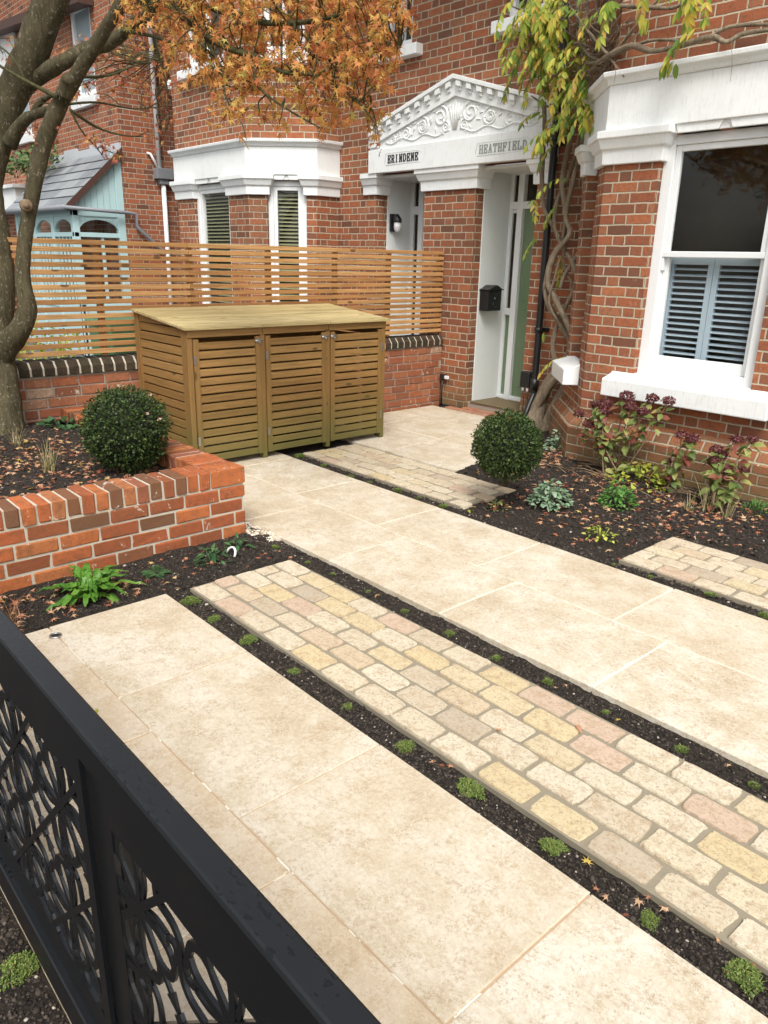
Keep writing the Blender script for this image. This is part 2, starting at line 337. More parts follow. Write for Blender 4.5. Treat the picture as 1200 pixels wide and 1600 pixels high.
M['hyd_leaf'] = leafm('hydrangea_leaf', [(0, (.20, .05, .04)), (.2, (.28, .10, .06)), (.24, (.10, .17, .04)), (.6, (.20, .27, .07)), (.9, (.40, .40, .13)), (1, (.40, .28, .10))], .25)
M['hyd_flower'] = leafm('faded_burgundy_floret', [(0, (.07, .014, .018)), (.5, (.14, .03, .035)), (.85, (.22, .07, .07)), (1, (.26, .15, .10))], .15)
M['moss'] = leafm('mossy_tuft_blade', [(0, (.07, .11, .03)), (.12, (.20, .13, .06)), (.16, (.09, .16, .03)), (.55, (.17, .26, .05)), (1, (.36, .42, .12))], .2, .7)
M['grass_dry'] = leafm('dry_grass_blade', [(0, (.18, .20, .06)), (.5, (.40, .34, .16)), (1, (.55, .45, .26))], .25, .6)
M['ivy'] = leafm('ivy_leaf', [(0, (.03, .08, .02)), (1, (.14, .22, .06))], .15)
M['yellow_leaf'] = leafm('golden_shrub_leaf', [(0, (.14, .22, .03)), (.6, (.45, .48, .06)), (1, (.6, .6, .12))], .25)

# ------------------------------------------------------------------ mesh helpers
class MB:
    def __init__(s): s.v = []; s.f = []; s.sm = []
    def add(s, vs, fs, smooth=False):
        b = len(s.v); s.v += [tuple(v) for v in vs]
        for f in fs: s.f.append(tuple(i+b for i in f)); s.sm.append(smooth)
        return s
    def box(s, x0, x1, y0, y1, z0, z1, mat=None):
        vs = [Vector((x, y, z)) for z in (z0, z1) for y in (y0, y1) for x in (x0, x1)]
        if mat: vs = [mat @ v for v in vs]
        return s.add(vs, [(0, 2, 3, 1), (4, 5, 7, 6), (0, 1, 5, 4), (1, 3, 7, 5), (3, 2, 6, 7), (2, 0, 4, 6)])
    def prism(s, poly, h0, h1, fr):          # poly: 2-D outline (ccw), fr(u, v, h) -> 3-D
        n = len(poly); vs = [fr(u, v, h0) for u, v in poly] + [fr(u, v, h1) for u, v in poly]
        fs = [tuple(range(n))[::-1], tuple(range(n, 2*n))] + [(i, (i+1) % n, (i+1) % n + n, i+n) for i in range(n)]
        return s.add(vs, fs)
    def quad(s, a, b, c, d): return s.add([a, b, c, d], [(0, 1, 2, 3)])
    def tube(s, pts, rads, seg=8, wob=0, cap=True):
        pts = [Vector(p) for p in pts]
        if not isinstance(rads, (list, tuple)): rads = [rads]*len(pts)
        prev = None; vs = []; n = len(pts)
        for i, p in enumerate(pts):
            t = (pts[min(i+1, n-1)] - pts[max(i-1, 0)]).normalized()
            if prev is None: prev = t.orthogonal().normalized()
            a = (prev - t*prev.dot(t)).normalized(); b = t.cross(a); prev = a
            for k in range(seg):
                th = 2*pi*k/seg; r = rads[i]*(1 + (wob*noise.noise(p*9 + Vector((k*1.7, 0, 0))) if wob else 0))
                vs.append(p + a*(r*cos(th)) + b*(r*sin(th)))
        fs = [(i*seg+k, i*seg+(k+1) % seg, (i+1)*seg+(k+1) % seg, (i+1)*seg+k) for i in range(n-1) for k in range(seg)]
        if cap: fs += [tuple(range(seg))[::-1], tuple(range((n-1)*seg, n*seg))]
        return s.add(vs, fs, True)
    def build(s, name, mat, parent=None, bevel=0, seg=2, smooth=None):
        me = bpy.data.meshes.new(name); me.from_pydata(s.v, [], s.f); me.validate(); me.update()
        me.materials.append(mat)
        if smooth is None: sm = s.sm if len(s.sm) == len(me.polygons) else None
        else: sm = [smooth]*len(me.polygons)
        if sm: me.polygons.foreach_set('use_smooth', sm)
        o = bpy.data.objects.new(name, me); COL.objects.link(o)
        if parent is not None: o.parent = parent
        if bevel:
            b = o.modifiers.new('bevel', 'BEVEL'); b.width = bevel; b.segments = seg; b.limit_method = 'ANGLE'; b.angle_limit = R(50)
        return o
def tag(o, label=None, cat=None, group=None, kind=None):
    if label: o['label'] = label
    if cat: o['category'] = cat
    if group: o['group'] = group
    if kind: o['kind'] = kind
    return o
def thing(name, label, cat, group=None, loc=(0, 0, 0)):
    o = bpy.data.objects.new(name, None); COL.objects.link(o); o.empty_display_size = .1; o.location = loc
    return tag(o, label, cat, group)
def copy_tree(o, parent=None):
    c = o.copy(); COL.objects.link(c); c.parent = parent
    for ch in [x for x in o.children]: copy_tree(ch, c)
    return c
def smoothline(pts, n=6):
    pts = [Vector(p) for p in pts]; out = []
    for i in range(len(pts)-1):
        p0 = pts[max(i-1, 0)]; p1 = pts[i]; p2 = pts[i+1]; p3 = pts[min(i+2, len(pts)-1)]
        for k in range(n):
            t = k/n; out.append(.5*((2*p1) + (p2-p0)*t + (2*p0-5*p1+4*p2-p3)*t*t + (3*p1-p0-3*p2+p3)*t**3))
    out.append(pts[-1]); return out
def lerp_list(r, n, m):
    out = []
    for i in range(m):
        f = i*(len(r)-1)/(m-1); k = min(int(f), len(r)-2); out.append(r[k]*(1-(f-k)) + r[k+1]*(f-k))
    return out

# ------------------------------------------------------------------ wall helpers
class Seg:
    def __init__(s, A, B):
        s.A = Vector((*A, 0)); s.B = Vector((*B, 0)); s.L = (s.B-s.A).length; s.d = (s.B-s.A)/s.L; s.n = Vector((s.d.y, -s.d.x, 0))
    def P(s, u, z, d=0): return s.A + s.d*u + s.n*d + Vector((0, 0, z))
    def box(s, mb, u0, u1, z0, z1, d0, d1):
        vs = [s.P(u, z, d) for z in (z0, z1) for d in (d1, d0) for u in (u0, u1)]
        mb.add(vs, [(0, 2, 3, 1), (4, 5, 7, 6), (0, 1, 5, 4), (1, 3, 7, 5), (3, 2, 6, 7), (2, 0, 4, 6)]); return mb
    def wall(s, mb, z0, z1, ops=(), depth=.12, u0=0, u1=None):
        u1 = s.L if u1 is None else u1
        us = sorted({u0, u1, *[a for o in ops for a in o[:2]]}); zs = sorted({z0, z1, *[a for o in ops for a in o[2:4]]})
        for i in range(len(us)-1):
            for j in range(len(zs)-1):
                uc = (us[i]+us[i+1])/2; zc = (zs[j]+zs[j+1])/2
                if any(o[0] < uc < o[1] and o[2] < zc < o[3] for o in ops): continue
                mb.quad(s.P(us[i], zs[j]), s.P(us[i+1], zs[j]), s.P(us[i+1], zs[j+1]), s.P(us[i], zs[j+1]))
        for a, b, c, e in ops:
            mb.quad(s.P(a, c), s.P(a, e), s.P(a, e, -depth), s.P(a, c, -depth)); mb.quad(s.P(b, e), s.P(b, c), s.P(b, c, -depth), s.P(b, e, -depth))
            mb.quad(s.P(a, e), s.P(b, e), s.P(b, e, -depth), s.P(a, e, -depth)); mb.quad(s.P(b, c), s.P(a, c), s.P(a, c, -depth), s.P(b, c, -depth))
        return mb
def sweep(mb, pts, prof):                     # prof: closed (d, z) outline swept along a plan polyline, mitred
    pts = [Vector((*p, 0)) for p in pts]; n = len(pts); k = len(prof); vs = []
    for i, p in enumerate(pts):
        ns = []
        if i > 0: t = (p-pts[i-1]).normalized(); ns.append(Vector((t.y, -t.x, 0)))
        if i < n-1: t = (pts[i+1]-p).normalized(); ns.append(Vector((t.y, -t.x, 0)))
        b = (ns[0] + ns[-1]).normalized(); sc = 1/max(.3, b.dot(ns[0]))
        vs += [p + b*(d*sc) + Vector((0, 0, z)) for d, z in prof]
    fs = [(i*k+j, (i+1)*k+j, (i+1)*k+(j+1) % k, i*k+(j+1) % k) for i in range(n-1) for j in range(k)]
    fs += [tuple(range(k)), tuple(range((n-1)*k, n*k))[::-1]]
    return mb.add(vs, fs)

FY = 6.72
CAPI = [(-.02, 2.42), (.035, 2.42), (.04, 2.52), (.06, 2.535), (.085, 2.60), (.10, 2.605), (.10, 2.66), (-.02, 2.66)]
CORN = [(-.02, 2.985), (.045, 2.985), (.055, 3.0), (.06, 3.02), (.095, 3.035), (.10, 3.07), (-.02, 3.085)]
FASC = [(-.02, 2.66), (.032, 2.66), (.032, 2.985), (-.02, 2.985)]
house = thing('brick_house', 'pair of red brick houses with white bay windows and a carved white porch gable', 'house', loc=(-6.42, FY, 0))
def part(mb, name, mat, parent=house, **k):
    o = mb.build(name, mat, None, **k); o.parent = parent
    if parent.type == 'EMPTY': o.matrix_parent_inverse = Matrix.Translation(parent.location).inverted()
    return o
def empty_inv(o, parent): o.parent = parent; o.matrix_parent_inverse = Matrix.Translation(parent.location).inverted()

# main wall, porch recesses
wl = MB(); S0 = Seg((-12.0, FY), (-.9, FY))
X = lambda x: x+12.0
S0.wall(wl, 0, 5.9, [(X(-7.68), X(-6.83), .0, 2.66), (X(-6.03), X(-5.20), .0, 2.66), (X(-7.60), X(-7.12), 3.96, 5.3), (X(-5.76), X(-5.28), 3.96, 5.3)], .14)
wl.box(-12.0, -11.99, FY+.002, 12, 0, 5.9); wl.box(-.91, -.9, FY+.002, 12, 0, 5.9)
part(wl, 'wall', M['brick'])
wp = MB()          # white linings of the two recesses
for x0, x1, yb in ((-7.68, -6.83, 6.90), (-6.03, -5.20, 6.85)):
    wp.box(x0-.01, x0+.012, yb, 7.3, .08, 2.64); wp.box(x1-.012, x1+.01, yb, 7.3, .08, 2.64)
    wp.box(x0, x1, 6.74, 7.3, 2.61, 2.64)
part(wp, 'porch_lining', M['white_porch'], bevel=.003)
rb = MB()
for x0, x1 in ((-7.68, -6.83), (-6.03, -5.20)):
    for x, s in ((x0, 1), (x1, -1)):
        rb.quad((x, 6.855, 0), (x, 7.5, 0), (x, 7.5, 2.66), (x, 6.855, 2.66))
part(rb, 'porch_side_wall', M['brick'])
for a_, b_ in ((-6.03, -5.20), (-7.68, -6.83)): st = MB(); st.box(a_, b_, 6.775, 7.32, -.05, .075); part(st, 'door_step', M['mortar_old'], bevel=.01)
# right front door set
SD = Seg((-6.03, 7.3), (-5.20, 7.3))
fr = MB()
SD.box(fr, 0, .055, .08, 2.64, -.05, .0); SD.box(fr, .145, .225, .08, 2.64, -.05, .035); SD.box(fr, .055, .83, 2.24, 2.32, -.05, .025)
SD.box(fr, .055, .145, 1.07, 1.15, -.05, .005); SD.box(fr, .055, .145, 1.075, 1.10, .005, .03); SD.box(fr, .055, .145, .08, .13, -.05, .02); SD.box(fr, .225, .83, .08, .13, -.05, .03)
SD.box(fr, .055, .145, 2.20, 2.24, -.05, .0); SD.box(fr, .055, .83, 2.60, 2.64, -.05, .01); SD.box(fr, .79, .83, .08, 2.6, -.05, .03)
fd = part(fr, 'door_frame', M['white_wood'], bevel=.006)
gp = MB(); SD.box(gp, .055, .145, .13, 1.07, -.04, -.02); part(gp, 'side_panel', M['green_door'], fd)
gg = MB(); SD.box(gg, .055, .145, 1.15, 2.20, -.04, -.03); SD.box(gg, .055, .145, 2.32, 2.60, -.04, -.03); SD.box(gg, .225, .79, 2.32, 2.60, -.04, -.03)
part(gg, 'side_glass', M['glass_painted'], fd)
dg = MB(); SD.box(dg, .227, .788, .13, 2.238, -.04, -.01)
for z0, z1 in ((.25, 1.0), (1.15, 2.1)):
    SD.box(dg, .30, .47, z0, z1, -.01, .0); SD.box(dg, .54, .71, z0, z1, -.01, .0)
dd = part(dg, 'door', M['green_door'], bevel=.004); dd['label'] = 'sage green front door of the right hand house'
# left front door set
SL = Seg((-7.68, 7.3), (-6.83, 7.3)); fr = MB()
SL.box(fr, 0, .075, .08, 2.64, -.05, .0); SL.box(fr, .185, .27, .08, 2.64, -.05, .03); SL.box(fr, .075, .85, 2.22, 2.32, -.05, .015); SL.box(fr, .075, .185, .08, .35, -.05, 0); SL.box(fr, .075, .85, 2.60, 2.64, -.05, 0)
fd2 = part(fr, 'door_frame', M['white_wood'], bevel=.006)
gg = MB(); SL.box(gg, .075, .185, .35, 2.22, -.04, -.03); SL.box(gg, .075, .185, 2.32, 2.60, -.04, -.03); SL.box(gg, .27, .85, 2.32, 2.60, -.04, -.03); part(gg, 'side_glass', M['glass_painted'], fd2)
dg = MB(); SL.box(dg, .272, .848, .08, 2.218, -.04, -.01); SL.box(dg, .34, .52, .3, 1.0, -.01, 0); SL.box(dg, .6, .78, .3, 1.0, -.01, 0); SL.box(dg, .34, .52, 1.15, 2.05, -.01, 0); SL.box(dg, .6, .78, 1.15, 2.05, -.01, 0)
dd = part(dg, 'door', M['white_wood'], bevel=.004); dd['label'] = 'white front door of the left hand house'
# capitals of the porch piers
for a, b, l, r in ((-7.90, -7.68, 0, 1), (-6.83, -6.03, 1, 1), (-5.20, -5.0, 1, 0)):
    pl = [(a, FY), (b, FY)]
    pl = ([(a, FY+.20)] if l else []) + pl + ([(b, FY+.20)] if r else [])
    cp = MB(); sweep(cp, pl, [(d*.95, z+.005) for d, z in CAPI]); part(cp, 'pier_capital', M['white'], bevel=.005)
# carved pediment
PZ = 2.66; PL, PA, PR = (-7.72, 3.13), (-6.31, 3.53), (-4.97, 3.13)
pd = MB(); fr2 = lambda u, v, h: Vector((u, FY-h, v))
pd.prism([(PL[0], PZ), (PR[0], PZ), PR, PA, PL], .003, .085, fr2)
pd.prism([(PL[0]+.0, PZ-.004), (PR[0], PZ-.004), (PR[0], 2.935), (PL[0], 2.915)], .085, .112, fr2)
def rake(o0, o1, h0, h1):
    for a, b in ((PL, PA), (PA, PR)):
        pd.prism([(a[0], a[1]-o1), (b[0], b[1]-o1), (b[0], b[1]-o0), (a[0], a[1]-o0)], h0, h1, fr2)
rake(.0, .185, .085, .112); rake(-.02, .026, .1125, .165)
pd.box(PL[0], PL[0]+.17, FY-.114, FY-.086, 2.94, 3.03); pd.box(PR[0]-.17, PR[0], FY-.114, FY-.086, 2.94, 3.03)
ped = part(pd, 'porch_gable', M['white'], bevel=.006)
dn = MB()
for a, b, n in ((PL, PA, 9), (PA, PR, 9)):
    for i in range(n):
        t = (i+.5)/n; x = a[0]*(1-t)+b[0]*t; z = a[1]*(1-t)+b[1]*t
        sl = (b[1]-a[1])/(b[0]-a[0]); w_ = .034
        f3 = lambda u, v, h: Vector((x+u, FY-h, z+v+sl*u))
        dn = MB(); dn.prism([(-w_, -.085), (w_, -.085), (w_, -.03), (-w_, -.03)], .1125, .155, f3)
        dn.prism([(-w_*.6, -.125), (w_*.6, -.125), (w_*.8, -.086), (-w_*.8, -.086)], .1125, .13, f3)
        part(dn, 'dentil', M['white'], ped, bevel=.004)
cv = MB()
def spiral(cx, cz, r, turns, a0, sgn, rad):
    pts = []; n = int(26*turns)
    for i in range(n+1):
        t = i/n; a = a0 + sgn*2*pi*turns*t; rr = r*(1-t*.82)
        pts.append(Vector((cx+rr*cos(a), FY-.088, cz+rr*sin(a)*.9)))
    cv.tube(pts, [rad*(1-.45*i/n) for i in range(n+1)], 6)
for sg in (-1, 1):
    for off, zz, r, rad in ((.22, 3.17, .115, .014), (.50, 3.10, .105, .013), (.50, 3.10, .06, .012), (.77, 3.045, .075, .011), (.99, 3.0, .052, .010), (.33, 3.27, .06, .010), (.66, 3.17, .05, .009), (.14, 3.06, .06, .010), (.90, 3.065, .03, .008)):
        spiral(PA[0]+sg*off, zz, r, 1.6, (pi/2 if sg > 0 else pi/2), sg, rad)
        for k in range(5):
            a = U(0, 6.28); p = Vector((PA[0]+sg*off+cos(a)*r*1.1, FY-.088, zz+sin(a)*r*1.0)); q = p+Vector((cos(a+.7)*r*.5, 0, sin(a+.7)*r*.5))
            if 2.96 < q.z < 3.45 - abs(q.x-PA[0])*.30: cv.tube([p, (p+q)/2+Vector((0, 0, .006)), q], [.004, .010, .003], 6)
    pts = [Vector((PA[0]+sg*x, FY-.088, 2.985+.022*sin(x*17)+.02*(1-x))) for x in [i*.04 for i in range(2, 29)]]
    cv.tube(pts, .009, 6)
for k in range(-2, 3): cv.tube([(PA[0]+k*.012, FY-.088, 3.02), (PA[0]+k*.03, FY-.09, 3.18), (PA[0]+k*.045, FY-.088, 3.30-abs(k)*.03)], [.006, .012, .004], 6)
part(cv, 'carved_scrolls', M['white'], ped)
# lettering, slab serif strokes
GL = {'E': ['001', '0010', '0111', '0.5.6'], }
def strokes(ch):
    L = lambda *a: a
    v = .15
    D = {'E': [((.15, 0), (.15, 1)), ((0, 0), (.85, 0)), ((0, 1), (.85, 1)), ((.15, .5), (.6, .5)), ((.85, 0), (.85, .25)), ((.85, 1), (.85, .75)), ((.6, .38), (.6, .62))],
         'R': [((.15, 0), (.15, 1)), ((0, 0), (.35, 0)), ((0, 1), (.6, 1)), ((.6, 1), (.8, .85)), ((.8, .85), (.8, .68)), ((.8, .68), (.6, .52)), ((.6, .52), (.15, .52)), ((.5, .52), (.8, 0)), ((.68, 0), (.98, 0))],
         'I': [((.4, 0), (.4, 1)), ((.18, 0), (.62, 0)), ((.18, 1), (.62, 1))],
         'N': [((.15, 0), (.15, 1)), ((.8, 0), (.8, 1)), ((.15, 1), (.8, 0)), ((0, 0), (.32, 0)), ((0, 1), (.25, 1)), ((.62, 1), (.96, 1))],
         'D': [((.15, 0), (.15, 1)), ((0, 0), (.55, 0)), ((0, 1), (.55, 1)), ((.55, 1), (.85, .72)), ((.85, .72), (.85, .28)), ((.85, .28), (.55, 0))],
         'H': [((.15, 0), (.15, 1)), ((.8, 0), (.8, 1)), ((.15, .5), (.8, .5)), ((0, 0), (.32, 0)), ((0, 1), (.32, 1)), ((.62, 0), (.96, 0)), ((.62, 1), (.96, 1))],
         'A': [((.12, 0), (.45, 1)), ((.45, 1), (.8, 0)), ((.24, .35), (.68, .35)), ((0, 0), (.26, 0)), ((.64, 0), (.94, 0)), ((.3, 1), (.5, 1))],
         'T': [((.45, 0), (.45, 1)), ((0, 1), (.9, 1)), ((0, 1), (0, .76)), ((.9, 1), (.9, .76)), ((.28, 0), (.62, 0))],
         'F': [((.15, 0), (.15, 1)), ((0, 1), (.85, 1)), ((.15, .5), (.6, .5)), ((0, 0), (.35, 0)), ((.85, 1), (.85, .75)), ((.6, .38), (.6, .62))],
         'L': [((.15, 0), (.15, 1)), ((0, 0), (.85, 0)), ((0, 1), (.35, 1)), ((.85, 0), (.85, .3))]}
    return D[ch]
def word(txt, x0, x1, z0, h, mat):
    mb = MB(); n = len(txt); adv = (x1-x0)/n; wd = adv*.78; n_ = 0
    for i, ch in enumerate(txt):
        for a, b in strokes(ch):
            n_ += 1
            p = Vector((x0+i*adv+a[0]*wd, 0, z0+a[1]*h)); q = Vector((x0+i*adv+b[0]*wd, 0, z0+b[1]*h)); d = (q-p).normalized()
            nn = Vector((-d.z, 0, d.x)); th = .0075 if abs(d.z) > .5 else .0055; p -= d*th*.6; q += d*th*.6; yy = FY-.112-.004-.0002*(n_ % 9)
            vs = [p-nn*th, q-nn*th, q+nn*th, p+nn*th]
            vs = [Vector((v.x, yy, v.z)) for v in vs] + [Vector((v.x, FY-.1105, v.z)) for v in vs]
            mb.add(vs, [(0, 1, 2, 3), (0, 4, 5, 1), (1, 5, 6, 2), (2, 6, 7, 3), (3, 7, 4, 0)])
    # thin scroll outline round the word
    out = MB(); zt = z0+h+.022; zb = z0-.022; a = x0-.035; b = x1+.03
    for l in ([(a-.02, zb+.02), (a, zt-.0), (a+.05, zt+.004), (b-.04, zt+.002), (b+.01, zt-.03)], [(a, zb-.004), (b-.05, zb+.002), (b, zb)]):
        out.tube([(x, FY-.113, z) for x, z in l], .0028, 4)
    part(mb, 'lettering', mat, ped); part(out, 'name_border', M['white_porch'], ped)
YP = FY-.112
a = onY(606, 254, YP); b = onY(655, 244, YP); word('ERINDENE', a.x, b.x, (a.z+b.z)/2-.02, .078, M['black_letter'])
a = onY(749, 239, YP); b = onY(825, 227, YP); word('HEATHFIELD', a.x, b.x, (a.z+b.z)/2-.015, .075, M['grey_letter'])

# bays
def bay(mir, upvc):
    mx = (lambda x: -12.84-x) if mir else (lambda x: x)
    pts = [(-4.40, FY), (-4.40, 6.36), (-3.77, 5.73), (-1.87, 5.73), (-1.24, 6.36), (-1.24, FY)]
    if mir: pts = [(mx(x), y) for x, y in pts][::-1]
    segs = [Seg(pts[i], pts[i+1]) for i in range(5)]
    WZ0, WZ1 = .82, 2.60
    F = (.47, 1.43, WZ0, WZ1); C = (.13, .64, WZ0, WZ1); D = (.891-.64, .891-.13, WZ0, WZ1)
    lo = MB()
    segs[0].wall(lo, 0, 2.68); segs[4].wall(lo, 0, 2.68); segs[2].wall(lo, 0, 2.68, [F]); segs[1].wall(lo, 0, 2.68, [C]); segs[3].wall(lo, 0, 2.68, [D])
    sweep(lo, pts, [(-.03, -.2), (.10, -.2), (.10, .30), (.09, .31), (.005, .43), (-.03, .43)])
    o = part(lo, 'bay_wall', M['brick'])
    hi = MB(); UF = (.47, 1.43, 4.02, 5.45); UC = (.13, .64, 4.02, 5.45); UD = (.891-.64, .891-.13, 4.02, 5.45)
    for s, ops in zip(segs, ([], [UC], [UF], [UD], [])): s.wall(hi, 3.05, 5.9, ops)
    part(hi, 'upper_bay_wall', M['brick'])
    fs = MB(); sweep(fs, pts, FASC); part(fs, 'bay_fascia', M['white'], bevel=.006)
    fs = MB(); sweep(fs, pts, CORN); part(fs, 'bay_cornice', M['white'], bevel=.006)
    pr_ = [(d, z) for d, z in CAPI]
    def pnt(s, u): v = s.P(u, 0); return (v.x, v.y)
    def inn(s, u): v = s.P(u, 0, -.08); return (v.x, v.y)
    cp = MB(); sweep(cp, [pts[0], pts[1], pnt(segs[1], C[0]), inn(segs[1], C[0])], pr_); part(cp, 'bay_capital', M['white'], bevel=.006)
    cp = MB(); sweep(cp, [inn(segs[1], C[1]), pnt(segs[1], C[1]), pts[2], pnt(segs[2], F[0]), inn(segs[2], F[0])], pr_); part(cp, 'bay_capital', M['white'], bevel=.006)
    cp = MB(); sweep(cp, [inn(segs[2], F[1]), pnt(segs[2], F[1]), pts[3], pnt(segs[3], D[0]), inn(segs[3], D[0])], pr_); part(cp, 'bay_capital', M['white'], bevel=.006)
    cp = MB(); sweep(cp, [inn(segs[3], D[1]), pnt(segs[3], D[1]), pts[4], pts[5]], pr_); part(cp, 'bay_capital', M['white'], bevel=.006)
    # scalloped lintel pieces
    for s, o_ in ((segs[2], F), (segs[1], C), (segs[3], D)):
        lt = MB(); W = o_[1]-o_[0]
        for k in (0, 1):
            a = o_[0]+W*(.10+.42*k); b = o_[0]+W*(.48+.42*k)
            lt.prism([(a+.03, 2.60), (b-.03, 2.60), (b, 2.665), (a, 2.665)], -.10, .018, lambda u, v, h: s.P(u, v, h))
        s.box(lt, o_[0], o_[1], 2.601, 2.668, -.12, .004)
        part(lt, 'window_head', M['white'], bevel=.005)
    for s, o_, front in ((segs[2], F, 1), (segs[1], C, 0), (segs[3], D, 0)):
        a, b, z0, z1 = o_; j = .085 if not upvc else .07
        w_ = MB(); D0, D1 = (-.15, -.05) if (front or upvc) else (-.30, -.20); gz = 0 if (front or upvc) else -.15
        s.box(w_, a, a+j, z0, z1, D0, D1); s.box(w_, b-j, b, z0, z1, D0, D1); s.box(w_, a+j, b-j, z1-.07, z1, D0, D1); s.box(w_, a+j, b-j, z0, z0+.075, D0, D1+.004)
        if not upvc:
            zm = 1.735
            s.box(w_, a+j, b-j, zm, zm+.045, D0+.01, D1-.005)
            for u in (a+j, b-j-.045):
                s.box(w_, u, u+.045, zm+.045, z1-.07, D0+.04, D1-.018); s.box(w_, u, u+.045, z0+.075, zm, D0+.005, D1-.05)
            s.box(w_, a+j+.045, b-j-.045, z1-.115, z1-.07, D0+.04, D1-.018); s.box(w_, a+j+.045, b-j-.045, z0+.075, z0+.16, D0+.005, D1-.05)
            s.box(w_, a+j, a+j+.018, zm-.10, zm, D0+.01, D1-.01)
        else:
            for u in (a+j, b-j-.05): s.box(w_, u, u+.05, z0+.075, z1-.07, D0+.02, D1-.012)
            s.box(w_, a+j+.05, b-j-.05, z1-.12, z1-.07, D0+.02, D1-.012); s.box(w_, a+j+.05, b-j-.05, z0+.075, z0+.13, D0+.02, D1-.012)
        wo_ = part(w_, 'window', M['white_wood'], bevel=.006)
        wo_['label'] = ('right house ' if not mir else 'left house ') + ('front bay window' if front else 'angled bay window')
        g_ = MB()
        if not upvc: s.box(g_, a+j+.046, b-j-.046, zm+.046, z1-.116, -.095+gz, -.091+gz); s.box(g_, a+j+.046, b-j-.046, z0+.161, zm-.001, -.128+gz, -.124+gz)
        else: s.box(g_, a+j+.051, b-j-.051, z0+.131, z1-.121, -.105, -.100)
        part(g_, 'glass', M['glass'], wo_)
        sl = MB()
        if not upvc and front:
            c = (a+b)/2-.02; zt = zm-.0
            for u0, u1 in ((a+j+.0, a+j+.052), (c-.045, c-.002), (c+.002, c+.045), (b-j-.052, b-j)): s.box(sl, u0, u1, z0+.09, zt, -.205, -.175)
            for u0, u1 in ((a+j+.052, c-.045), (c+.045, b-j-.052)):
                s.box(sl, u0, u1, zt-.05, zt, -.205, -.175); s.box(sl, u0, u1, z0+.09, z0+.15, -.205, -.175)
                nsl = 15
                for k in range(nsl):
                    z = z0+.165+(zt-.06-z0-.165)*(k+.5)/nsl
                    vs = [s.P(u, z+dz+ (.006 if d < -.19 else -.006), d) for dz in (-.0028, .0028) for d in (-.172, -.208) for u in (u0, u1)]
                    sl.add(vs, [(0, 2, 3, 1), (4, 5, 7, 6), (0, 1, 5, 4), (1, 3, 7, 5), (3, 2, 6, 7), (2, 0, 4, 6)])
            part(sl, 'shutter', M['shutter'], wo_)
        else:
            nsl = 34
            for k in range(nsl):
                z = z0+.1+(z1-z0-.2)*(k+.5)/nsl
                vs = [s.P(u, z+dz+(.013 if d < -.14+gz else -.013), d) for dz in (-.002, .002) for d in (-.118+gz, -.160+gz) for u in (a+.03, b-.03)]
                sl.add(vs, [(0, 2, 3, 1), (4, 5, 7, 6), (0, 1, 5, 4), (1, 3, 7, 5), (3, 2, 6, 7), (2, 0, 4, 6)])
            part(sl, 'blind', M['blind'], wo_)
        si = MB(); e = .20 if front else .10
        si.prism([(.14, .635), (.14, .785), (.0, .815), (-.06, .838), (-.06, .635)], 0, 1, lambda u, v, h: s.P(a-e+(b-a+2*e)*h, v, u)) if False else None
        prof = [(-.06, .635), (.145, .635), (.145, .775), (.02, .81), (-.06, .829)]
        A_, B_ = a-e, b+e
        if not front: A_, B_ = a-.07, b+.07
        # the sill's full width outside the wall face, its throat only inside the opening
        vs = [s.P(u, z, max(d, .002)) for u in (A_, B_) for d, z in prof]; k5 = 5
        si.add(vs, [tuple(range(5)), tuple(range(5, 10))[::-1]] + [((i+1) % 5, i, i+5, (i+1) % 5+5) for i in range(5)])
        s.box(si, a+.001, b-.001, .79, .830, -.06, .0022)
        part(si, 'window_sill', M['white'], wo_, bevel=.008)
        dk = MB(); s.box(dk, a-.0, b+.0, z0-.05, z1+.05, -.36, -.35)  # dark box added close behind the glass, standing in for the unlit room
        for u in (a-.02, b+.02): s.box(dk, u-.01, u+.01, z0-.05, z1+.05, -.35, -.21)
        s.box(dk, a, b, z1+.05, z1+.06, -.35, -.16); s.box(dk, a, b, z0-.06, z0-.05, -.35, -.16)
        part(dk, 'dark_backing', M['dark_void'], wo_)
    for s, o_ in ((segs[2], UF), (segs[1], UC), (segs[3], UD)):
        upper_window(s, *o_)
def upper_window(s, a, b, z0, z1, sill=.09, curtain=False):
    w_ = MB(); s.box(w_, a, a+.07, z0, z1, -.13, -.05); s.box(w_, b-.07, b, z0, z1, -.13, -.05); s.box(w_, a+.07, b-.07, z1-.07, z1, -.13, -.05); s.box(w_, a+.07, b-.07, z0, z0+.09, -.13, -.05)
    s.box(w_, (a+b)/2-.03, (a+b)/2+.03, z0+.09, z1-.07, -.125, -.06)
    o = part(w_, 'window', M['white_wood'], bevel=.006); o['label'] = 'upper floor window with white sill'
    g = MB(); s.box(g, a+.071, b-.071, z0+.091, z1-.071, -.11, -.105); part(g, 'glass', M['glass_painted'], o)
    si = MB(); s.box(si, a-sill, b+sill, z0-.12, z0-.005, -.02, .11); part(si, 'window_sill', M['white'], o, bevel=.01)
bay(False, False); bay(True, True)
upper_window(S0, X(-7.60), X(-7.12), 3.96, 5.3, .18); upper_window(S0, X(-5.76), X(-5.28), 3.96, 5.3, .10)
rf = MB()
rf.add([(-12.3, 5.5, 5.88), (-.6, 5.5, 5.88), (-.6, 10.5, 8.8), (-12.3, 10.5, 8.8), (-12.3, 5.5, 5.98), (-.6, 5.5, 5.98), (-.6, 10.5, 8.95), (-12.3, 10.5, 8.95)], [(0, 3, 2, 1), (4, 5, 6, 7), (0, 1, 5, 4), (1, 2, 6, 5), (2, 3, 7, 6), (3, 0, 4, 7)])
part(rf, 'roof', M['roof_tile'])
vt = MB(); SV = Seg((-4.98, FY), (-4.42, FY))
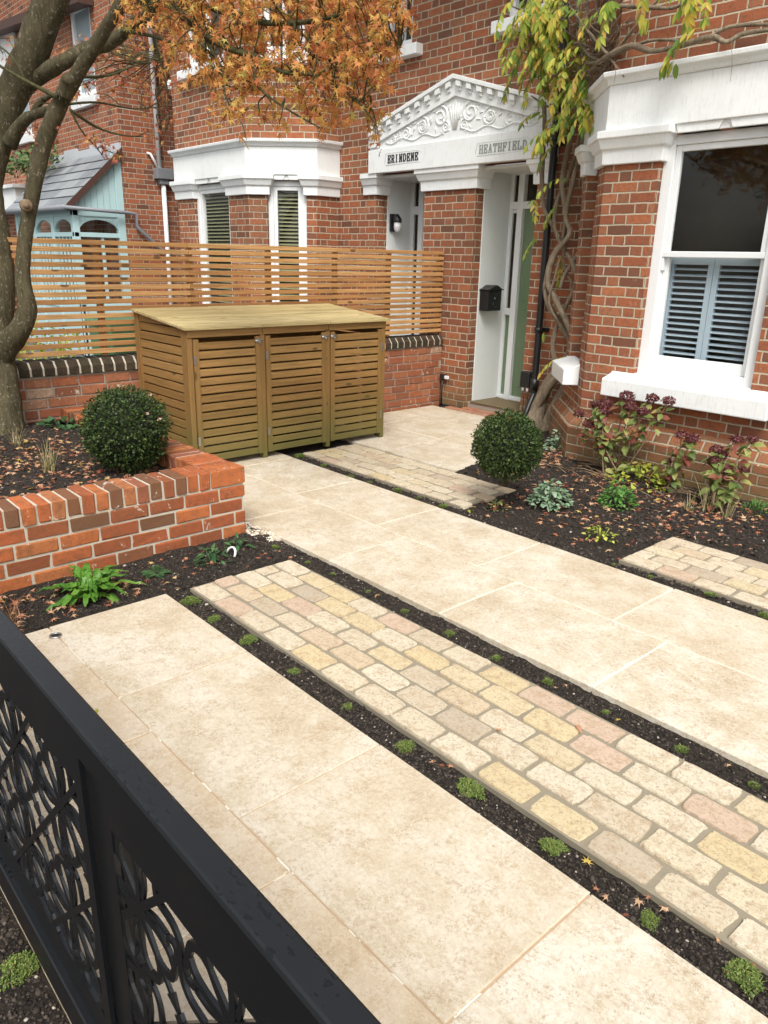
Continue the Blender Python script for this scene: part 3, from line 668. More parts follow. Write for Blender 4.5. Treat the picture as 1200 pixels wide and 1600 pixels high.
SV.box(vt, .35, .53, .05, .22, .003, .018)
v_ = part(vt, 'air_vent', M['grey_plastic'])
vb = MB()
for k in range(6): SV.box(vb, .362, .518, .066+k*.024, .078+k*.024, .018, .024)
part(vb, 'vent_bar', M['dark_void'], v_)

# ------------------------------------------------------------------ the house further left with its turquoise porch
lh = thing('brick_house', 'left neighbour brick house with turquoise timber porch, partly behind maple trunks', 'house', loc=(-16, 5.82, 0))
SF = Seg((-20.5, 5.82), (-13.0, 5.82)); SS = Seg((-13.0, 5.82), (-13.0, 13.0))
XL = lambda x: x+20.5
w_ = MB(); SF.wall(w_, 0, 7.5, [(XL(-14.6), XL(-13.75), 4.15, 5.55), (XL(-18.1), XL(-17.0), 3.85, 5.4)], .12); SS.wall(w_, 0, 7.5); part(w_, 'wall', M['brick_left'], lh)
for a, b, c, d in ((-14.6, -13.75, 4.15, 5.55), (-18.1, -17.0, 3.85, 5.4)):
    w_ = MB(); A, B = XL(a), XL(b)
    SF.box(w_, A, A+.08, c, d, -.1, -.02); SF.box(w_, B-.08, B, c, d, -.1, -.02); SF.box(w_, A+.08, B-.08, d-.1, d, -.1, -.02); SF.box(w_, A+.08, B-.08, c, c+.1, -.1, -.02); SF.box(w_, A+.08, B-.08, (c+d)/2, (c+d)/2+.06, -.1, -.02)
    SF.box(w_, A-.1, B+.1, c-.15, c-.01, -.02, .08)
    o = part(w_, 'window', M['white_wood'], lh, bevel=.006); g = MB(); SF.box(g, A+.08, B-.08, c+.1, d-.1, -.08, -.07); part(g, 'glass', M['curtain'], o)
ea = MB(); e0 = onY(-40, 60, 5.7); e1 = onY(135, -4, 5.7)
ea.prism([(e0.x, e0.z-.09), (e1.x, e1.z-.09), (e1.x, e1.z+.05), (e0.x, e0.z+.05)], 5.55, 5.80, lambda u, v, h: Vector((u, h, v)))
part(ea, 'bargeboard', M['brown_wood'], lh)
wg = MB(); SF.box(wg, XL(-19.9), XL(-17.3), 4.95, 5.78, .003, .05); part(wg, 'render_panel', M['white'], lh)
rr = MB(); rr.add([(-21, 5.2, 7.5), (-12.8, 5.2, 7.5), (-12.8, 9.5, 10), (-21, 9.5, 10), (-21, 5.2, 7.62), (-12.8, 5.2, 7.62), (-12.8, 9.5, 10.12), (-21, 9.5, 10.12)], [(0, 3, 2, 1), (4, 5, 6, 7), (0, 1, 5, 4), (1, 2, 6, 5), (2, 3, 7, 6), (3, 0, 4, 7)]); part(rr, 'roof', M['roof_tile'], lh)
bf = MB(); SF.box(bf, XL(-20.4), XL(-17.35), 2.42, 2.86, .003, .35); SF.box(bf, XL(-20.4), XL(-17.25), 2.86, 2.93, .003, .42); part(bf, 'bay_fascia', M['white'], lh, bevel=.01)
# turquoise porch, parts of the left house
PX0, PX1, PY0, PY1 = -15.85, -13.02, 4.94, 5.815
pf = MB()
for x in (PX0, -14.95, -14.05, PX1-.12): pf.box(x, x+.12, PY0, PY0+.10, 0, 2.32)
pf.box(PX1-.12, PX1, PY1-.12, PY1, 0, 3.2)
pf.box(PX0, PX1, PY0+.004, PY0+.09, 2.22, 2.34); pf.box(PX0, PX1, PY0+.006, PY0+.08, 1.90, 1.97); pf.box(PX0, PX1, PY0+.006, PY0+.08, .75, .84)
pf.box(PX1-.09, PX1-.004, PY0, PY1, 2.22, 2.34); pf.box(PX1-.08, PX1-.006, PY0, PY1, 1.90, 1.97); pf.box(PX1-.08, PX1-.006, PY0, PY1, .75, .84)
pf.box(PX1-.07, PX1-.03, PY0+.45, PY0+.50, .84, 1.9)
pf.box(PX0, PX1, PY0+.02, PY0+.06, 0, .75); pf.box(PX1-.06, PX1-.02, PY0, PY1, 0, .75)
for x0, x1 in ((PX0+.12, -14.95), (-14.83, -14.05), (-13.93, PX1-.12)):      # arched heads and spindles
    n = 7; c = (x0+x1)/2; hw = (x1-x0)/2
    for i in range(n*2):
        t0 = -1+i/n; t1 = -1+(i+1)/n; z0_ = 1.97+.20*math.sqrt(max(0, 1-t0*t0*.92)); z1_ = 1.97+.20*math.sqrt(max(0, 1-t1*t1*.92))
        pf.prism([(c+t0*hw, z0_), (c+t1*hw, z1_), (c+t1*hw, 2.23), (c+t0*hw, 2.23)], PY0+.02, PY0+.07, lambda u, v, h: Vector((u, h, v)))
    for i in range(1, 5): xx = x0+(x1-x0)*i/5; pf.box(xx-.014, xx+.014, PY0+.02, PY0+.06, .84, 1.9)
n = 7; c = (PY0+.1+PY1-.12)/2; hw = (PY1-.12-PY0-.1)/2
for i in range(n*2):
    t0 = -1+i/n; t1 = -1+(i+1)/n; z0_ = 1.97+.20*math.sqrt(max(0, 1-t0*t0*.92)); z1_ = 1.97+.20*math.sqrt(max(0, 1-t1*t1*.92))
    pf.prism([(c+t0*hw, z0_), (c+t1*hw, z1_), (c+t1*hw, 2.23), (c+t0*hw, 2.23)], PX1-.07, PX1-.02, lambda u, v, h: Vector((h, u, v)))
pfo = part(pf, 'porch_frame', M['turq'], lh, bevel=.004)
sb = MB(); nb = 8
for i in range(nb):
    y0 = PY0+.02+(PY1-PY0-.04)*i/nb; y1 = PY0+.02+(PY1-PY0-.04)*(i+1)/nb-.006
    zt = lambda y: 2.34+(y-PY0)/(PY1-PY0)*.86
    sb.prism([(y0, 2.345), (y1, 2.345), (y1, zt(y1)), (y0, zt(y0))], PX1-.05, PX1-.02, lambda u, v, h: Vector((h, u, v)))
part(sb, 'side_boarding', M['turq'], pfo)
sr = MB(); nr = 6
P0 = Vector((0, PY0-.10, 2.36)); P1 = Vector((0, PY1, 3.26)); sd_ = (P1-P0); sn = Vector((0, -sd_.z, sd_.y)).normalized()
for r in range(nr):
    x = PX0-.1 - (r % 2)*.14
    while x < PX1+.08:
        xe = min(x+.275, PX1+.08); xs = max(x, PX0-.1)
        if xe-xs > .03:
            a = P0+sd_*(r/nr)-sd_.normalized()*.02; b = P0+sd_*((r+1)/nr); o0 = .022+U(0, .004); vs = []
            for xx, p, o in ((xs, a, o0), (xe, a, o0), (xe, b, .006), (xs, b, .006)):
                vs.append(Vector((xx, p.y, p.z))+sn*o)
            vs += [v-sn*.006 for v in vs]; sr.add(vs, [(0, 1, 2, 3), (7, 6, 5, 4), (0, 4, 5, 1), (1, 5, 6, 2), (3, 2, 6, 7), (0, 3, 7, 4)])
        x += .28
part(sr, 'porch_roof', M['slate'], lh)
ul = MB(); ul.prism([(P0.y, P0.z-.03), (P1.y, P1.z-.03), (P1.y, P1.z+.0), (P0.y, P0.z+.0)], PX0-.1, PX1+.07, lambda u, v, h: Vector((h, u, v)))
ul.prism([(P0.y, P0.z-.09), (P1.y, P1.z-.09), (P1.y, P1.z+.03), (P0.y, P0.z+.03)], PX1+.071, PX1+.09, lambda u, v, h: Vector((h, u, v)))
part(ul, 'verge_board', M['brown_wood'], lh)
fl = MB()
for i in range(5):
    x0 = PX0-.1+i*.6; fl.box(x0, x0+.595, PY1-.03-(i % 2)*.004, PY1, 3.22, 3.36+(.05 if i % 2 else 0))
part(fl, 'flashing', M['lead'], lh)
gt = MB(); gt.tube([(PX0-.15, PY0-.14, 2.33), (PX1+.1, PY0-.14, 2.33)], .045, 8); gt.tube([(PX1+.1, PY0-.14, 2.33), (PX1+.1, PY1+.0, 2.30), (PX1+.1, PY1+.15, 2.29), (PX1+.1, PY1+.15, 2.1), (PX1+.1, 6.35, 1.75), (PX1+.1, 6.45, 1.7)], .03, 8)
part(gt, 'gutter', M['grey_plastic'], lh)
pgl = MB(); pgl.box(PX0+.1, PX1-.1, PY0+.04, PY0+.045, .84, 2.2); pgl.box(PX1-.05, PX1-.045, PY0+.1, PY1-.1, .84, 2.2); part(pgl, 'porch_glass', M['glass'], lh)
dp = MB(); dp.tube([(-12.93, 6.50, 0.2), (-12.93, 6.50, 2.82)], .04, 10); dp.tube([(-12.93, 6.45, 3.02), (-12.93, 6.43, 7.3)], .04, 10)
dpo = part(dp, 'drainpipe', M['white_plastic'], lh)
hp = MB(); hp.box(-12.99, -12.84, 6.36, 6.66, 2.86, 3.03); hp.box(-12.97, -12.87, 6.42, 6.58, 2.78, 2.862); part(hp, 'hopper', M['grey_plastic'], dpo, bevel=.01)
hh = MB(); hh.tube([(-13.0, 6.28, 3.25), (-12.93, 6.30, 3.24), (-12.93, 6.42, 3.03)], .022, 8); part(hh, 'waste_pipe', M['white_plastic'], lh)

# ------------------------------------------------------------------ fittings on the house
def downpipe():
    t = thing('downpipe', 'black iron downpipe between the porch and the wisteria', 'downpipe', loc=(-4.97, 6.63, 0))
    mb = MB(); mb.tube(smoothline([(-4.97, 6.635, 6.0), (-4.97, 6.635, 3), (-4.965, 6.635, .5), (-4.96, 6.63, .34), (-4.955, 6.56, .22), (-4.95, 6.50, .10), (-4.95, 6.49, -.08)], 5), .036, 14)
    part(mb, 'pipe', M['black_metal'], t)
    for z in (.98, 2.75, 4.55):
        b = MB(); b.tube([(-4.97, 6.635, z), (-4.97, 6.635, z+.05)], .044, 14); b.box(-5.05, -4.89, 6.69, 6.712, z+.005, z+.045); part(b, 'bracket', M['black_metal'], t)
    b = MB(); b.tube([(-4.965, 6.635, .38), (-4.965, 6.635, .50)], .046, 14); part(b, 'collar', M['black_metal'], t)
downpipe()
def wallbox(name, label, cat, c, hx, hy, hz, mat, rad=.008):
    t = thing(name, label, cat, loc=c); mb = MB(); mb.box(-hx, hx, -hy, hy, -hz, hz)
    o = mb.build('body', mat, t, bevel=rad, seg=3); return t
t = wallbox('socket_box', 'black weatherproof twin socket box beside the black downpipe', 'socket', (-5.09, 6.665, .47), .062, .05, .085, M['black_plastic'], .014)
b = MB(); b.box(-.05, .05, -.056, -.051, -.06, .05); b.build('lid', M['black_plastic'], t, bevel=.004)
for sx in (-.03, .03):
    b = MB(); b.tube([(sx, -.02, -.078), (sx, -.02, -.128)], [.017, .013], 10); b.build('plug', M['white_plastic'], t)
    b = MB(); b.tube([(sx, -.02, -.125), (sx*.9, .005, -.25), (sx, .0, -.5)], .005, 6); b.build('cable', M['black_plastic'], t)
t = wallbox('socket_box', 'small black outdoor connector box low on the porch pillar', 'connector box', (-6.36, 6.685, .34), .035, .028, .03, M['black_plastic'], .006)
b = MB(); b.box(.036, .085, -.02, .015, -.022, .016); b.build('cover', M['white_plastic'], t, bevel=.004)
b = MB(); b.tube([(0, -.012, -.03), (-.005, -.014, -.19), (0, -.012, -.335)], .009, 8); b.build('cable', M['black_plastic'], t)
# letterbox on the recess side wall
t = thing('letterbox', 'black wall mounted letterbox with curved top on the white porch panel', 'letterbox', loc=(-6.015, 6.98, 1.27))
YL0, YL1 = -.115, .12
mb = MB(); prof = [(YL0, -.14), (YL1, -.14), (YL1, .09), (YL0, .09)]
mb.prism(prof, 0, .13, lambda u, v, h: Vector((h, u, v))); mb.build('box', M['black_metal'], t, bevel=.006)
top = []
for i in range(13):
    u = i/12; y = YL0-.015+(YL1-YL0+.03)*u; top.append((y, .098+.048*(.5-.5*cos(2*pi*u))))
mb = MB(); mb.prism([(YL0-.015, .09)] + [(YL1+.015, .09)] + top[::-1], -.0, .15, lambda u, v, h: Vector((h, u, v))); mb.build('curved_lid', M['black_metal'], t, bevel=.003)
mb = MB(); mb.tube([(.131, 0, -.0), (.137, 0, -.0)], .011, 10); mb.build('lock', M['steel'], t)
mb = MB(); pts = [Vector((.134, .028*cos(a), -.075+.028*sin(a))) for a in [k*pi/8 for k in range(17)]]; mb.tube(pts, .006, 6); mb.build('emblem_ring', M['black_plastic'], t)
# bulkhead lamp
lp = onX(613, 345, -7.668); t = thing('wall_lamp', 'black and white bulkhead wall lamp inside the left porch', 'lamp', loc=lp)
mb = MB(); mb.box(0, .03, -.05, .05, -.13, .08); mb.tube([(.03, 0, .03), (.075, -.0, .035), (.10, 0, .0), (.10, 0, -.02)], [.03, .05, .056, .056], 14); mb.build('lamp_base', M['black_plastic'], t, bevel=.004)
mb = MB(); mb.tube([(.10, 0, -.02), (.10, 0, -.08), (.10, 0, -.12), (.10, 0, -.14)], [.046, .047, .036, .012], 16); mb.build('lamp_shade', M['white_plastic'], t)
mm = MB(); mm.box(-5.98, -5.25, 6.76, 7.22, .078, .092); tag(mm.build('doormat', M['mat'], None, bevel=.004), 'brown coir doormat at the right hand front door', 'doormat')

# ------------------------------------------------------------------ brick walls made of single bricks
def brickbox(mb, x0, x1, y0, y1, z0, z1, j=.002, ch=.005):
    """one worn brick: box with a chamfer all round, slightly out of true"""
    c = Vector(((x0+x1)/2, (y0+y1)/2, (z0+z1)/2)); h = Vector(((x1-x0)/2, (y1-y0)/2, (z1-z0)/2)); vs = []; idx = {}
    rot = Matrix.Rotation(U(-.008, .008), 3, 'Z') @ Matrix.Rotation(U(-.006, .006), 3, 'X')
    for sx in (-1, 1):
        for sy in (-1, 1):
            for sz in (-1, 1):
                for a in range(3):
                    v = Vector((sx*h.x, sy*h.y, sz*h.z)); q = [ch*U(.5, 1.6)]*3
                    for k in range(3):
                        if k != a: v[k] -= (sx, sy, sz)[k]*q[k]
                    idx[(sx, sy, sz, a)] = len(vs); vs.append(c + rot @ (v + Vector((U(-j, j), U(-j, j), U(-j, j)))))
    fs = []
    for a in range(3):
        b, d = (a+1) % 3, (a+2) % 3
        for s in (-1, 1):
            f = []
            for sb, sd2 in ((-1, -1), (1, -1), (1, 1), (-1, 1)):
                k = [0, 0, 0]; k[a] = s; k[b] = sb; k[d] = sd2; f.append(idx[(*k, a)])
            fs.append(tuple(f if s > 0 else f[::-1]))
        for sb in (-1, 1):          # edge chamfers between faces a and b
            for sa in (-1, 1):
                f = []
                for sd2, w_ in ((-1, a), (1, a), (1, b), (-1, b)):
                    k = [0, 0, 0]; k[a] = sa; k[b] = sb; k[d] = sd2; f.append(idx[(*k, w_)])
                fs.append(tuple(f if sa*sb < 0 else f[::-1]))
    for sx in (-1, 1):
        for sy in (-1, 1):
            for sz in (-1, 1):
                f = [idx[(sx, sy, sz, a)] for a in range(3)]; fs.append(tuple(f if sx*sy*sz > 0 else f[::-1]))
    mb.add(vs, fs)
def course_wall(mb, axis, a0, a1, face, th, z0, n, ch=.083, L=.225, jt=.012, sgn=1):
    """stretcher courses; axis 'y': wall runs along y with its face at x=face looking sgn x"""
    for k in range(n):
        z = z0+k*ch; a = a0 - (.5*L if k % 2 else 0) - (.06 if k % 3 == 0 else 0)
        while a < a1:
            e = a+L-jt+U(-.006, .006)
            if rnd.random() < .05: e = a+.5*L-jt
            s0, e0 = max(a, a0), min(e, a1)
            if e0-s0 > .03:
                o = U(-.003, .003)
                if axis == 'y': brickbox(mb, *sorted((face+o, face-sgn*th)), s0, e0, z+jt/2, z+ch-jt/2)
                else: brickbox(mb, s0, e0, *sorted((face+o, face-sgn*th)), z+jt/2, z+ch-jt/2)
            a = e+jt
# low boundary wall with blue-black coping under the fence
bw = thing('brick_wall', 'old red brick boundary wall with blue-black coping under the slatted fence', 'wall', loc=(-6.5, 4, 0))
mb = MB(); course_wall(mb, 'y', .9, 6.70, -6.42, .10, -.05, 9); course_wall(mb, 'y', .9, 6.70, -6.64, .10, -.05, 9, sgn=-1); part(mb, 'brickwork', M['brick_old'], bw)
mb = MB(); mb.box(-6.636, -6.428, .9, 6.705, -.1, .715); part(mb, 'mortar_core', M['mortar_old'], bw)
mb = MB(); mc = MB(); y = .9
capf = [(-6.655, .712), (-6.40, .712), (-6.40, .775), (-6.445, .828), (-6.61, .828), (-6.655, .775)]
while y < 6.68:
    e = min(y+.082+U(-.003, .003), 6.70); dz = U(-.003, .003)
    mb.prism([(a, b+dz) for a, b in capf], y, e, lambda u, v, h: Vector((u, -h, v)) if False else Vector((u, h, v)))
    y = e+.016
part(mb, 'coping', M['brick_cap'], bw, bevel=.006)
mc.prism([(-6.648, .714), (-6.407, .714), (-6.407, .772), (-6.450, .822), (-6.605, .822), (-6.648, .772)], .9, 6.70, lambda u, v, h: Vector((u, h, v)))
part(mc, 'coping_mortar', M['mortar'], bw)
# raised bed wall
GX, GY, GT = -3.95, 2.40, .44
gw = thing('brick_wall', 'low orange-red brick wall of the raised bed in front', 'wall', loc=(GX, GY, 0))
mb = MB()
course_wall(mb, 'y', .2, GY, GX, .105, -.10, 5, ch=.085)
course_wall(mb, 'x', -6.40, GX-.11, GY, .105, -.10, 5, ch=.085)
course_wall(mb, 'x', -6.40, GX-.215, GY-.22, .09, .19, 2, ch=.084, sgn=-1); course_wall(mb, 'y', .2, GY-.22, GX-.215, .09, .19, 2, ch=.084, sgn=-1)
zc0, zc1 = .332, GT-.004
y = GY-.235
while y > .2:
    brickbox(mb, GX-.218, GX+.004+U(-.004, .004), y-.066+U(-.003, .003), y, zc0+U(-.004, .004), zc1+U(-.006, .006)); y -= .078
x = GX-.225+.0
brickbox(mb, GX-.070, GX+.003, GY-.222, GY+.003, zc0, zc1) if False else None
brickbox(mb, GX-.148, GX+.004, GY-.226, GY+.004, zc0, zc1+.002)
x = GX-.160
while x > -6.38:
    brickbox(mb, x-.066, x, GY-.222, GY+.004+U(-.003, .003), zc0, zc1+U(-.005, .005)); x -= .078
part(mb, 'brickwork', M['brick_garden'], gw)
mb = MB(); mb.box(GX-.212, GX-.006, .2, GY-.006, -.1, .429); mb.box(-6.40, GX-.2121, GY-.214, GY-.006, -.1, .4285); part(mb, 'mortar_core', M['mortar'], gw)

# ------------------------------------------------------------------ slatted fence
fe = thing('slatted_fence', 'tall cedar fence of narrow horizontal slats on the low boundary wall', 'fence', loc=(-6.5, 4, .83))
mb = MB(); NS = 16
for k in range(NS):
    z = .862+k*.0578
    for a, b in ((1.2, 3.44), (3.443, 5.12), (5.123, 6.70)):
        mb.box(-6.468+U(-.002, .002), -6.448+U(-.001, .001), a, b, z+U(-.0015, .0015), z+.038)
part(mb, 'slat_panel', M['cedar'], fe, bevel=.0025, seg=1)
for y in (1.75, 2.62, 3.46, 4.30, 5.12, 5.87, 6.66):
    b = MB(); b.box(-6.516, -6.469, y-.024, y+.024, .84, 1.765); part(b, 'post', M['cedar_z'], fe, bevel=.003)

# ------------------------------------------------------------------ bin store
bs = thing('bin_store', 'slatted timber bin store with three doors against the boundary wall', 'bin store', loc=(-5.9, 3.9, 0))
BX0, BX1, BY0, BY1 = -6.37, -5.47, 2.86, 4.93
zf, zb = 1.12, 1.205
topz = lambda x: zf+(BX1-x)/(BX1-BX0)*(zb-zf)
nsl = 15
for yy, s in ((BY0, 1), (BY1, -1)):
    sp = MB()
    for k in range(nsl):
        z0 = .03+k*.0735; z1 = z0+.062
        poly = [(BX0+.05, z0), (BX1-.06, z0), (BX1-.06, min(z1, 9)), (BX0+.05, z1)]
        y0, y1 = sorted((yy+s*.012, yy+s*.032)); sp.prism(poly, y0, y1, lambda u, v, h: Vector((u, h, v)))
    sp.prism([(BX0+.05, .03+nsl*.0735-.006), (BX1-.06, .03+nsl*.0735-.006), (BX1-.06, topz(BX1-.06)-.004), (BX0+.05, topz(BX0+.05)-.004)], *sorted((yy+s*.012, yy+s*.032)), lambda u, v, h: Vector((u, h, v)))
    o = part(sp, 'side_panel', M['treated_x'], bs, bevel=.003)
    for x0, x1 in ((BX0, BX0+.055), (BX1-.10, BX1-.0556)):
        b = MB(); y0, y1 = sorted((yy, yy+s*.04)); b.prism([(x0, 0), (x1, 0), (x1, topz(x1)-.002), (x0, topz(x0)-.002)], y0, y1, lambda u, v, h: Vector((u, h, v))); part(b, 'post', M['treated_z'], bs, bevel=.003)
W3 = (BY1-BY0)/3
for i in range(3):
    a = BY0+i*W3; e = a+W3
    for y in ((a,) if i == 0 else (a,)) + ((e-.045,) if i == 2 else ()):
        b = MB(); b.box(BX1-.055, BX1+.0, y+(.0 if i == 0 or y > e-.1 else -.0225), y+(.045 if i == 0 or y > e-.1 else .0225), 0 if i else .0, zf-.004); part(b, 'post', M['treated_z'], bs, bevel=.003)
    a2 = a+(.05 if i == 0 else .028); e2 = e-(.05 if i == 2 else .028)
    d = MB()
    for k in range(14):
        z0 = .052+k*.0702; d.box(BX1-.010, BX1+.006, a2+.0455, e2-.0455, z0, z0+.055+U(-.001, .001))
    dd = part(d, 'door', M['treated_y'], bs, bevel=.003)
    for y0, y1 in ((a2, a2+.045), (e2-.045, e2)):
        d = MB(); d.box(BX1-.012, BX1+.012, y0, y1, .05, zf-.075); part(d, 'stile', M['treated_z'], dd, bevel=.003)
    la = MB(); ly = e2-.02 if i < 1 else (a2+.025 if i == 2 else e2-.02); la.box(BX1+.012, BX1+.018, ly-.03, ly+.03, zf-.125, zf-.095); la.tube([(BX1+.02, ly-.035, zf-.11), (BX1+.02, ly+.04, zf-.11)], .005, 6); la.tube([(BX1+.022, ly+.0, zf-.11), (BX1+.04, ly, zf-.135)], .004, 6)
    part(la, 'latch', M['steel'], dd)
    for z in (.2, .85):
        h = MB(); hy = a2+.004 if i < 2 else e2-.004; h.box(BX1+.0121, BX1+.015, hy-.008, hy+.012, z, z+.07); part(h, 'hinge', M['steel'], dd)
    fb = MB(); fb.box(BX1-.03, BX1+.008, a+.002, e-.002, zf-.062, zf-.002); part(fb, 'front_rail', M['treated_y'], bs, bevel=.003)
    ld = MB(); nb = 9
    for k in range(nb):
        x0 = BX1+.035-(BX1+.035-BX0+.02)*k/nb; x1 = BX1+.035-(BX1+.035-BX0+.02)*(k+1)/nb+.009
        dz = U(0, .003); ld.prism([(x1, topz(x1)+.001), (x0, topz(x0)+.001), (x0, topz(x0)+.021+dz), (x1, topz(x1)+.021+dz)], a+(.003 if i else -.03), e-.003 if i < 2 else e+.03, lambda u, v, h: Vector((u, h, v)))
    part(ld, 'lid', M['lid'], bs, bevel=.003)
bk = MB(); bk.box(BX0-.02, BX0-.002, BY0, BY1, .03, zb-.01); part(bk, 'back_panel', M['treated_y'], bs)

# wheelie bin and shrubs beyond the fence
wb = thing('wheelie_bin', 'green wheelie bin seen through the slatted fence', 'bin', loc=(-7.35, 3.25, 0))
mb = MB(); mb.add([(-.22, -.26, .05), (.22, -.26, .05), (.22, .26, .05), (-.22, .26, .05), (-.28, -.32, 1.0), (.28, -.32, 1.0), (.28, .32, 1.0), (-.28, .32, 1.0)], [(0, 3, 2, 1), (4, 5, 6, 7), (0, 1, 5, 4), (1, 2, 6, 5), (2, 3, 7, 6), (3, 0, 4, 7)])
mb.build('body', M['green_plastic'], wb, bevel=.02); mb = MB(); mb.box(-.31, .30, -.34, .34, 1.002, 1.06); mb.build('lid', M['green_plastic'], wb, bevel=.02)
mb = MB(); mb.tube([(-.33, -.3, 1.02), (-.33, .3, 1.02)], .018, 8); mb.build('handle', M['green_plastic'], wb)
for yy in (-.28, .28):
    mb = MB(); mb.tube([(-.2, yy-.03, .1), (-.2, yy+.03, .1)], .1, 16); mb.build('wheel', M['black_plastic'], wb)

# ------------------------------------------------------------------ gate
ga = thing('metal_gate', 'black metal gate with laser cut scroll panels in the foreground', 'gate', loc=(-1.2, .33, .1))
GX0, GX1 = -3.36, .95
mb = MB(); mb.prism([(.316, .945), (.359, .945), (.359, .995), (.3575, .9985), (.354, 1.0), (.322, 1.0), (.3185, .9985), (.316, .994)], GX0, GX1, lambda u, v, h: Vector((h, u, v))); part(mb, 'top_rail', M['gate'], ga)
mb = MB(); mb.box(GX0, GX1, .301, .360, .205, .295); part(mb, 'bottom_rail', M['gate'], ga, bevel=.004, seg=3)
mb = MB(); mb.box(GX0, GX1, .345, .359, .02, .204); part(mb, 'bottom_track', M['black_metal'], ga)
ups = [GX0+.03, -2.12, -.993, .13, GX1-.03]
for x in ups:
    mb = MB(); mb.box(x-.06, x+.06, .3275, .356, .2955, .9445); part(mb, 'upright', M['gate'], ga, bevel=.004)
def ribbon(mb, pts, w0, y0, y1, w1=None):
    """flat cut-steel strap following a line in the gate's plane (x, z)"""
    n = len(pts); w1 = w1 if w1 is not None else w0; vs = []
    for i, p in enumerate(pts):
        t = (Vector(pts[min(i+1, n-1)])-Vector(pts[max(i-1, 0)])).normalized(); nn = Vector((-t.y, t.x)); ww = (w0*(1-i/(n-1))+w1*i/(n-1))/2
        a = Vector(p)+nn*ww; b = Vector(p)-nn*ww
        vs += [(a.x, y0, a.y), (b.x, y0, b.y), (b.x, y1, b.y), (a.x, y1, a.y)]
    fs = [(i*4+k, i*4+(k+1) % 4, i*4+4+(k+1) % 4, i*4+4+k) for i in range(n-1) for k in range(4)] + [(0, 3, 2, 1), ((n-1)*4, (n-1)*4+1, (n-1)*4+2, (n-1)*4+3)]
    mb.add(vs, fs)
def curve2(pts, n=7): return [(v.x, v.y) for v in smoothline([(a, b, 0) for a, b in pts], n)]
LS, PT = .388, .166; q2 = 1/math.sqrt(2)
def cell_shapes():
    """half motif above the bar, local (s, t), mirrored below; s along the bar, t across it"""
    out = []
    for m_ in (1, -1):
        out.append((curve2([(0, .074), (m_*.010, .092), (m_*.032, .103), (m_*.055, .096), (m_*.078, .083), (m_*.1, .086), (m_*.122, .089), (m_*.145, .076), (m_*.168, .069), (m_*.190, .080), (m_*.2, .098)], 5), .0115, .0115))
        out.append((curve2([(m_*.060, .090), (m_*.062, .066), (m_*.042, .034), (m_*.004, .000)]), .009, .012))
        out.append((curve2([(m_*.100, .086), (m_*.122, .062), (m_*.121, .034), (m_*.096, .002)]), .0105, .010))
        out.append((curve2([(m_*.092, .080), (m_*.098, .064), (m_*.086, .052), (m_*.074, .058)], 5), .010, .005))
        out.append((curve2([(m_*.03, .01), (m_*.06, .024), (m_*.085, .048)], 5), .010, .004))
    out.append(([(0, .0), (0, .08)], .019, .008))
    out.append(([(.2, .098), (.2, .036)], .009, .009)); out.append(([(.2, .048), (.2, .018)], .024, .004)); out.append(([(.2, .016), (.2, .0)], .006, .006)); out.append(([(.187, .013), (.213, .013)], .009, .009))
    return out
CS = [([(a*.97, b*.965) for a, b in p], w0*1.3, w1*1.2) for p, w0, w1 in cell_shapes()]
for pi_, (xa, xb) in enumerate(zip(ups[:-1], ups[1:])):
    xa += .039; xb -= .039; za, zb_ = .295, .945; mb = MB(); yk = [.329, .337]
    def clip(pts):
        runs = []; cur = []
        for p in pts:
            if xa+.014 < p[0] < xb-.014 and za+.0 < p[1] < zb_+.004: cur.append(p)
            else:
                if len(cur) > 1: runs.append(cur)
                cur = []
        if len(cur) > 1: runs.append(cur)
        return runs
    kk = 0
    for j in range(-22, 23):
        tc = (1.162 if pi_ == 2 else 1.369) + j*PT                     # bar line z - x = tc*sqrt2
        # bar
        pts = []
        for i in range(260):
            s_ = -3.6+i*.02; x = (s_-tc)*q2; z = (s_+tc)*q2; pts.append((x, z))
        for r_ in clip(pts): ribbon(mb, r_, .0135, .3170, .3240)
        off = (-.047 if pi_ == 2 else -.276) + (LS/2 if j % 2 else 0)
        for i in range(-12, 12):
            sc = off+i*LS; cx, cz = (sc-tc)*q2, (sc+tc)*q2
            if not (xa-.3 < cx < xb+.3 and za-.3 < cz < zb_+.3): continue
            for mir_ in (1, -1):
                for ci, (pts, w0, w1) in enumerate(CS):
                    if mir_ < 0 and ci in (0, 5): continue
                    kk += 1; dy = .0002*(kk % 7)
                    pp = [((sc+a-(tc+mir_*b))*q2, (sc+a+(tc+mir_*b))*q2) for a, b in pts]
                    for r_ in clip(pp): ribbon(mb, r_, w0, .3174+dy, .3236-dy*.5, w1)
    # plain border of the cut sheet
    for a, b, c, d in ((xa, xa+.03, za, zb_), (xb-.03, xb, za, zb_), (xa+.03, xb-.03, za, .375), (xa+.03, xb-.03, .882, zb_)):
        mb.box(a, b, .3161, .3245, c, d)
    part(mb, 'scroll_panel', M['gate'], ga)

